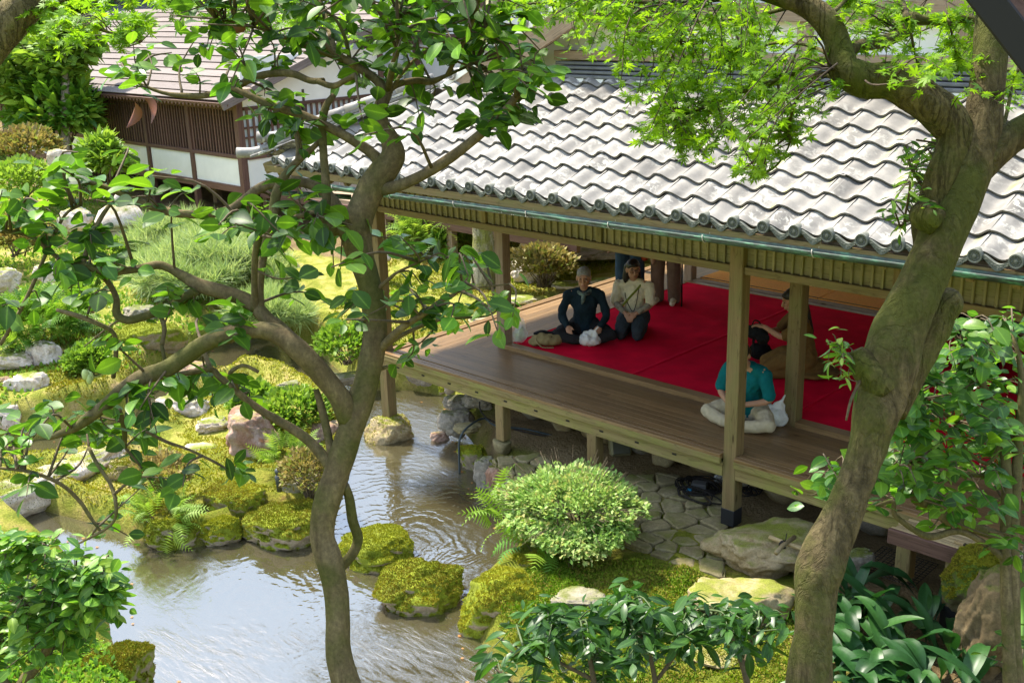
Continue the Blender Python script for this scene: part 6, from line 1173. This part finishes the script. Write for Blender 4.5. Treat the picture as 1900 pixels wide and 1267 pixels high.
blob('glasses_bridge', [chain([g((-.012, .102, .006)), g((.012, .102, .006))], .003)], EYE, t, mw, .002, 0)
for s in (-1, 1): blob('wrist_cover', [chain([(s*.20, .16, .41), (s*.10, .245, .345)], (.040, .035))], cloth('wrist_band', (.28, .25, .20), .6), t, mw, .007, 2, .003, 4)
t, mw, g, Rm, sh, hz, ln_ = sitter('man in teal shirt and khaki trousers sitting cross-legged behind the front post', 4.33, .78, .0, (.05, -1.), 'cross', TEAL, KHAKI, HAIRB, lean=.13, headf=(-.15, 1), tilt=.75, sleeve=0, arms=[[(-.20, .13, .55), (-.27, .16, .33), (-.06, .32, .27)], [(.20, .13, .55), (.27, .16, .33), (.08, .33, .26)]], sock=cloth('charcoal_sock', (.018, .02, .022)))
box('phone', Vector(mw @ Vector((0, .41, .30))), (.075, .012, .15), plain('white_phone', (.6, .6, .58), .3), t, Matrix.Rotation(-.7, 3, 'X'), .004)
t, mw, g, Rm, sh, hz, ln_ = sitter('long haired woman in brown dress kneeling behind the inner post with a black bag', 4.10, 2.12, CZ, (-.80, -.60), 'kneel', BROWN, BROWN, HAIRB, headf=(0, 1), tilt=.3, sleeve=0, hairlong=.26, skirt=True, face_=True, arms=[[(-.20, .06, .65), (-.26, .24, .52), (-.16, .44, .60)], [(.20, .06, .65), (.25, .22, .46), (.14, .40, .46)]])
bagp = mw @ Vector((-.10, .52, .54))
bt = thing('black_bag', 'black floppy bag held up by the woman in the brown dress', 'bag', bagp); blob('bag_body', [ball((0, 0, -.02), (.13, .085, .075)), ball((-.07, .05, -.03), (.09, .07, .06)), ball((.09, -.02, -.05), (.08, .06, .07))], BLK, bt, PW[bt.name], .01, 2, .012, 4); tube('handle', [Vector(bagp)+Vector(q) for q in ((-.05, 0, .04), (-.03, 0, .10), (.03, 0, .10), (.05, 0, .04))], .008, BLK, bt, 6)
sitter('dark haired person in black sitting on the carpet at the right behind the shrub', 5.42, 3.55, CZ, (.2, -1), 'kneel', BLK, BLK, HAIRB, headf=(-.5, 1), tilt=.5, hairlong=.12)
def stander(label, x, y, z, fwd, legc, topc, coat=None, shoe=WHITE):
    rz = math.atan2(fwd[1], fwd[0])-math.pi/2; t = thing('person', label, 'person', (x, y, z), None, rz); mw = PW[t.name]
    hp, g, Rm = head_parts((0, .02, 1.50), (0, 1)); body = hp+[chain([(0, 0, .88), (0, .0, 1.1), (0, 0, 1.25)], (.13, .115, .13)), chain([(-.15, 0, 1.33), (.15, 0, 1.33)], .06), chain([(0, 0, 1.33), (0, .01, 1.45)], .05)]
    for s in (-1, 1): body += [chain([(s*.09, 0, .85), (s*.10, .02, .46), (s*.105, -.02, .08)], (.085, .06, .04)), chain([(s*.105, -.03, .045), (s*.12, .15, .03)], (.04, .03)), chain([(s*.2, 0, 1.31), (s*.25, .0, 1.02), (s*.23, .10, .80)], (.046, .038, .026))]+hand((s*.23, .10, .80), (0, .15, -1), (0, 1, 0), .5)
    blob('body', body, SKIN, t, mw, .008, 3)
    blob('trousers', [chain([(-.05, 0, .88), (.05, 0, .88)], .14)]+[chain([(s*.09, 0, .85), (s*.105, .015, .46), (s*.11, -.02, .06)], (.11, .093, .085)) for s in (-1, 1)], legc, t, mw, .009, 3, .005, 4)
    blob('top', [chain([(0, 0, .80), (0, 0, 1.1), (0, 0, 1.25)], (.155, .145, .155)), chain([(-.15, 0, 1.33), (.15, 0, 1.33)], .075)]+[chain([(s*.2, 0, 1.31), (s*.25, 0, 1.02), (s*.235, .08, .86)], (.065, .058, .05)) for s in (-1, 1)], topc, t, mw, .010, 3, .006, 5)
    blob('hair', [ball(g((0, -.018, .04)), (.081, .094, .085), Rm), ball(g((0, -.05, -.05)), (.075, .06, .08), Rm)], HAIRB, t, mw, .008, 2); face(t, g, Rm, mw)
    for s in (-1, 1): blob('sock', [chain([(s*.105, -.03, .05), (s*.12, .16, .032)], (.048, .036))], shoe, t, mw, .008, 2)
    if coat: blob('coat_flap', [chain([(-.13, .09, 1.0), (-.15, .11, .70), (-.15, .11, .60)], (.05, .045, .02)), chain([(.13, .09, 1.0), (.15, .11, .66), (.15, .11, .54)], (.05, .05, .02))], coat, t, mw, .009, 2, .005, 2)
    return t, mw
stander('standing person in blue jeans behind the kneeling woman, cut off by the lintel', .93, 3.30, CZ, (.3, -.9), JEAN, cloth('charcoal_jacket', (.03, .035, .04)))
t, mw = stander('standing person in taupe trousers and peach jacket with a stick, cut off by the lintel', 1.32, 3.55, CZ, (.4, -.9), TAUPE, cloth('peach_jacket', (.45, .27, .17)), cloth('beige_coat', (.42, .32, .22)))
sp = mw @ Vector((-.24, .17, .80)); st = tube('walking_stick', [sp+Vector((.05, 0, .06)), sp+Vector((0, 0, .07)), sp, Vector((sp.x+.02, sp.y-.02, CZ+.01))], .011, BLK, None, 8, sub=2); props(st, 'black walking stick held by the person in taupe trousers', 'walking stick')
hb = blob('orange_pouch', [ball((0, 0, 0), (.07, .05, .10)), ball((.02, 0, -.08), (.06, .05, .05))], cloth('rust_pouch_cloth', (.30, .05, .02)), None, T(mw @ Vector((.27, .12, .70))), .01, 2, .01, 3); props(hb, 'rust orange pouch held by the person in taupe trousers', 'pouch')
# ---------------------------------------------------------------- bags and other small things
def plastic(name, c, tint, al=.55):
    m, n, b = mk(name); b.inputs['Base Color'].default_value = c4(c); b.inputs['Roughness'].default_value = .28; b.inputs['Alpha'].default_value = al; return m
PLAS = plastic('white_plastic', (.72, .72, .70), 0, .72); CLEAR = plastic('clear_plastic', (.8, .82, .8), 0, .30)
def bag(name, label, p, a, m, stuff_, rz=0., handles=True, h=.2, seed=1):
    t = thing(name, label, 'bag', p, None, rz); mw = PW[t.name]
    blob('bag_sheet', [ball((0, 0, h*.30), (a, a*.62, h*.32)), ball((a*.32, 0, h*.52), (a*.5, a*.24, h*.34)), ball((-a*.2, .01, h*.48), (a*.45, a*.2, h*.2))]+([] if not handles else [chain([(a*.45, 0, h*.75), (a*.72, .01, h*.98)], (a*.16, a*.08)), ] if handles else [chain([(a*.72, .03, h*.7), (a*.86, .04, h*.98), (a*.80, -.0, h*1.02), (a*.6, -.03, h*.7)], .014), chain([(a*.40, .05, h*.7), (a*.45, .07, h*.9), (a*.55, .05, h*.88), (a*.6, .03, h*.7)], .013)] if handles else []), m, t, mw, .007, 1, .02, seed)
    if stuff_: blob('contents', [ball((-a*.1, 0, h*.25), (a*.7, a*.42, h*.22)), ball((a*.2, .02, h*.35), (a*.35, a*.3, h*.2))], stuff_, t, mw, .01, 2, .01, seed)
    return t
bag('plastic_bag', 'white plastic shopping bag lying on the carpet in front of the seated couple', pz(1092, 641, CZ), .155, PLAS, cloth('paper_goods', (.50, .42, .33), .4), -.5+YAWC, True, .24, 3)
bag('plastic_bag', 'greenish white plastic shopping bag beside the man in teal', pz(1436, 790, 0), .13, PLAS, cloth('green_goods', (.22, .34, .20), .6), YAWC+.1, True, .30, 5)
bag('clear_bag', 'clear plastic bag with pale green contents leaning at the inner post', pz(966, 636, .03), .085, CLEAR, cloth('lettuce_goods', (.38, .42, .24), .4), YAWC, False, .36, 7)
bag('white_bag', 'crumpled white plastic bag on the ground behind the front post', pz(1334, 893, -.72), .07, PLAS, None, YAWC+1., False, .16, 9)
bag('grey_bag', 'grey plastic bag on the veranda behind the evergreen shrub', pz(1690, 790, 0), .12, PLAS, BLK, YAWC, True, .24, 11)
p = pz(1012, 640, CZ); t = thing('backpack', 'olive and black soft backpack lying on the carpet edge', 'backpack', p, None, YAWC+.05); mw = PW[t.name]; OLV = cloth('olive_bag_cloth', (.24, .19, .09))
blob('bag_body', [ball((0, 0, .075), (.17, .12, .08)), ball((.09, 0, .07), (.10, .11, .075)), ball((-.12, -.02, .05), (.08, .08, .05))], OLV, t, mw, .01, 2, .014, 2); blob('flap', [ball((-.02, .03, .135), (.12, .07, .03)), ball((.08, .02, .12), (.05, .07, .035)), ball((.05, -.06, .10), (.05, .03, .03))], BLK, t, mw, .008, 2, .012, 5)
blob('strap', [chain([(-.10, -.03, .13), (-.11, -.11, .08), (-.04, -.15, .02), (.08, -.15, .012)], .008)], OLV, t, mw, .005, 1)
p = pz(1410, 668, CZ); t = thing('handbag', 'black handbag with looped handles behind the head of the man in teal', 'handbag', p, None, YAWC); mw = PW[t.name]; blob('bag_body', [ball((0, 0, .10), (.13, .08, .10)), ball((.05, 0, .08), (.1, .07, .08))], BLK, t, mw, .01, 2, .01, 2)
for s in (-.03, .03): blob('handle', [chain([(-.08, s, .15), (-.07, s, .27), (.0, s, .30), (.05, s, .25), (.07, s, .15)], .009)], BLK, t, mw, .006, 1)
# desk with a sheet of writing
t = thing('low_desk', 'low brown wooden desk with sheets of paper at the right edge', 'desk', (5.85, 4.0, CZ)); box('desk_top', (5.85, 4.0, .36), (1.1, .5, .04), WD_BROWN, t, None, .005)
for sx in (-.48, .48):
    for sy in (-.2, .2): post('leg', 5.85+sx, 4.0+sy, CZ, .34, .05, WD_BROWN, t)
pp = props(box('paper_sheet', (5.72, 3.9, .383), (.34, .24, .004), plain('paper', (.55, .40, .30), .8), None, Matrix.Rotation(.1, 3, 'Z'), 0), 'sheet of paper with rows of writing on the low desk', 'paper')
for k in range(7): box('text_line', (5.72, 3.82+k*.028, .3856), (.26, .006, .001), plain('ink', (.05, .04, .04), .8) if k == 0 else bpy.data.materials['ink'], pp, Matrix.Rotation(.1, 3, 'Z'), 0)
# bamboo cross on the step stone
BAM = wood('old_bamboo', (.26, .19, .09), (.36, .28, .15), .5, gr=40); BAMG = plain('green_bamboo', (.10, .20, .03), .35, .2, 5.); CORD = plain('black_cord', (.02, .016, .012), .8)
zt = -.40; t = thing('bamboo_cross', 'two short bamboo pieces tied crosswise with dark cord on the big step stone', 'bamboo cross', pz(1455, 1008, zt))
tube('bamboo', [pz(1428, 996, zt), pz(1460, 1008, zt), pz(1500, 1022, zt)], [.019, .018, .019], BAM, t, 10, sub=1); tube('bamboo', [pz(1440, 1026, zt+.02), pz(1452, 1012, zt+.03), pz(1474, 996, zt+.02)], [.020, .019, .019], BAM, t, 10, sub=1)
c = pz(1453, 1010, zt+.012)
for k in range(5): a = np.linspace(0, 6.28, 10); ax = frame(Vector((1, .3*(k-2), .1*k))); tube('binding_cord', [c+np.array(ax @ Vector((.004*k-.008, .032*math.cos(q), .034*math.sin(q)))) for q in a], .0045, CORD, t, 5, sub=1)
tube('cord_end', [c, c+np.array((.02, .0, .05)), c+np.array((.01, .03, .09))], .004, CORD, t, 5)
# bench with bamboo top, ladle and flowers
bz = -.06; b0 = pz(1649, 984, bz); b1 = pz(1880, 1058, bz); yb = (b0[1]+b1[1])/2; t = thing('bamboo_bench', 'low bench with a brown front board and split bamboo top at the veranda edge', 'bench', (b0[0], yb, -.66))
beam('front_board', (b0[0], yb, bz-.035), (8.2, yb, bz-.035), .035, .12, WD_BROWN, t)
for k in range(8): y = yb+.035+k*.042; tube('bamboo_pole', [(b0[0]+.01+.02*(k % 3), y, bz+.005), (b0[0]+1.0, y+.004, bz+.006), (8.2, y, bz+.004)], .021, BAM, t, 9, sub=1)
for x in (b0[0]+.50, b0[0]+1.75):
    post('leg', x, yb+.06, -.75, bz-.05, .11, WD_OLD, t); box('leg_shoe', (x, yb+.06, -.62), (.114, .114, .2), bpy.data.materials['dark_metal'], t)
q = pz(1815, 1022, bz+.05); lt = thing('bamboo_ladle', 'round bamboo water ladle lying on the bench with its handle tied in black cord', 'ladle', q); LAD = wood('ladle_wood', (.42, .28, .13), (.55, .40, .21), .45, gr=12)
lathe('cup', [(.048, -.045), (.052, -.03), (.054, .045), (.048, .045), (.045, -.03), (.001, -.032)], 20, LAD, lt, q); hq = pz(1772, 1004, bz+.04); tube('handle', [hq, (np.array(hq)*.5+q*.5), q+np.array((-.045, 0, -.005))], [.012, .012, .013], LAD, lt, 9, sub=1)
for k in range(3): ax = frame(Vector(q-hq)); a = np.linspace(0, 6.28, 9); tube('cord', [hq+(q-hq)*(.42+.05*k)+np.array(ax @ Vector((0, .016*math.cos(s), .016*math.sin(s)))) for s in a], .0035, CORD, lt, 5, sub=1)
q = pz(1868, 1045, bz+.0); ft = thing('flower_basin', 'dark basin with floating purple and white hydrangea heads by the ladle', 'flowers', q); lathe('basin', [(.20, -.12), (.25, .0), (.25, .015), (.23, .015), (.22, -.02), (.001, -.025)], 24, plain('basin_glaze', (.03, .03, .045), .3), ft, q)
cols = [plain('purple_petal', (.20, .06, .28), .7), plain('white_petal', (.62, .58, .55), .7), plain('blue_petal', (.20, .26, .48), .7), plain('cream_petal', (.55, .48, .33), .7)]
for k in range(16):
    r_ = np.random.default_rng(k); c = q+np.array((r_.uniform(-.17, .17), r_.uniform(-.17, .17), .01)); n_ = 60; d = unit(r_.normal(size=(n_, 3))*(1, 1, .6)+np.array((0, 0, .4))); V, F, vr = cloud(*SMALL, leaf_axes(unit(np.cross(d, r_.normal(size=(n_, 3)))), d, .025*r_.uniform(.7, 1.2, n_), 1.2), d*.045, r_.random(n_)); props(ob('flower_head', mesh('flower_head', V, F, False, None, cols[k % 4]), None, ft, T(c)), kind='stuff')
bp = props(tube('bamboo_pole', [pz(1893, 1290, -.5), pz(1893, 1180, -.15), pz(1896, 1040, .1)], .045*.6, BAMG, None, 12, sub=1), 'upright green bamboo pole at the right edge', 'bamboo pole')
# cables, hose and lamp under the veranda
def coil(name, label, x, y, z, rx, ry, n, seed, m=CORD, r=.007):
    r_ = np.random.default_rng(seed); c = pz(x, y, z); P = []
    for k in range(n*10): a = k*.63; s = 1+.25*math.sin(a*.37+seed); P.append(c+np.array((rx*s*math.cos(a)+.04*math.sin(a*.21), ry*s*math.sin(a)+.05*math.cos(a*.17), .012+.05*abs(math.sin(k*.31))*r_.random())))
    return props(tube(name, P, r, m, None, 6, sub=3), label, 'cable')
coil('cable_coil', 'messy coil of black cable on the ground left of the front post', 1298, 905, -.685, .17, .14, 9, 2); coil('cable_coil', 'loose loops of black cable nearest the flat stones', 1290, 924, -.685, .19, .09, 3, 5); coil('cable_coil', 'tangle of black cable hanging just right of the front post', 1390, 915, -.62, .07, .08, 5, 8)
box_ = props(box('junction_box', pz(1298, 900, -.65), (.14, .10, .06), plain('box_grey', (.10, .10, .10), .5), None, Matrix.Rotation(.4, 3, 'Z')), 'small grey junction box lying inside the cable coil', 'junction box'); box('plug', pz(1279, 909, -.65), (.05, .025, .025), plain('blue_plug', (.01, .16, .30), .4), box_)
props(tube('hose', [pz(853, 880, -1.12), pz(852, 850, -.95), pz(853, 815, -.74), pz(868, 792, -.64), pz(898, 776, -.66), pz(920, 790, -.7), pz(975, 796, -.71), pz(1040, 812, -.72), pz(1100, 828, -.72), pz(1170, 850, -.72)], .012, plain('dark_hose', (.03, .045, .05), .5), None, 8), 'dark garden hose running from the pond up the bank and under the veranda', 'hose')
props(tube('hose', [pz(890, 745, -.5), pz(892, 762, -.6), pz(915, 782, -.7), pz(990, 805, -.72), pz(1085, 816, -.72)], .009, CORD, None, 7), 'thin black cable lying along the foot of the retaining wall', 'cable')
q = pz(1150, 828, -.62); t = thing('floodlight', 'beige plastic floodlight lying tilted under the veranda above the pale bush', 'floodlight', q); BEI = plain('beige_plastic', (.20, .18, .10), .5); rm = frame(Vector((.6, -.5, .35))); box('housing', q, (.14, .22, .20), BEI, t, rm, .02); box('lens', q+np.array(rm @ Vector((.072, 0, 0))), (.01, .18, .16), plain('lens_glass', (.10, .10, .07), .2), t, rm, .004)
q = pz(516, 884, -.62); t = thing('garden_lamp', 'tiny grey garden lamp standing in the moss under the tall rusty rock', 'lamp', q); lathe('body', [(.025, -.16), (.03, -.05), (.035, .0), (.012, .03)], 10, plain('lamp_grey', (.10, .11, .12), .4, metal=.5), t, q); lathe('head', [(.012, .03), (.03, .035), (.03, .07), (.01, .09)], 10, bpy.data.materials['lamp_grey'], t, q)
t = thing('wire_grid', 'black wire mesh lying on the ground in the shade beside the bench leg', 'wire mesh', pz(1665, 1050, -.68))
L_ = []
q0 = pz(1665, 1050, -.66)
for k in range(13):
    e = -.24+k*.04; L_.append(tube_vf([q0+np.array((e, -.24, 0)), q0+np.array((e, .24, 0))], .003, 4, False, sub=1)); L_.append(tube_vf([q0+np.array((-.24, e, .003)), q0+np.array((.24, e, .003))], .003, 4, False, sub=1))
v, f = join_vf(L_); props(ob('wires', mesh('mesh_wire', v-q0, f, False, None, CORD), None, t, T(q0)), kind='stuff').name = 'mesh_wire'
# fallen leaves on water and moss
FL = leafm('fallen_leaf', [(.30, .13, .04), (.36, .20, .07), (.24, .08, .03)], (1, 1, .8), .6, .2, .2); Q = np.vstack([rng.uniform(POND.min(0), POND.max(0), (2500, 2))]); Q = Q[(sdist(Q[:, 0], Q[:, 1], POND) < 0) & (sdist(Q[:, 0], Q[:, 1], POND) > -.35) & (sdist(Q[:, 0], Q[:, 1], ISLE) > .05)][:160]; k = len(Q)
V, F, vr = cloud(*MAPLE, leaf_axes(unit(rng.normal(size=(k, 3))*(1, 1, .05)), np.tile((0, 0, 1.), (k, 1))+rng.normal(size=(k, 3))*.1, rng.uniform(.02, .04, k)), np.column_stack([Q, np.full(k, WZ+.008)]), rng.random(k)); props(ob('fallen_leaves', mesh('fallen_leaves', V, F, False, vr, FL)), kind='stuff')
for o in list(TMP.objects): bpy.data.objects.remove(o)
bpy.data.scenes.remove(TMP)
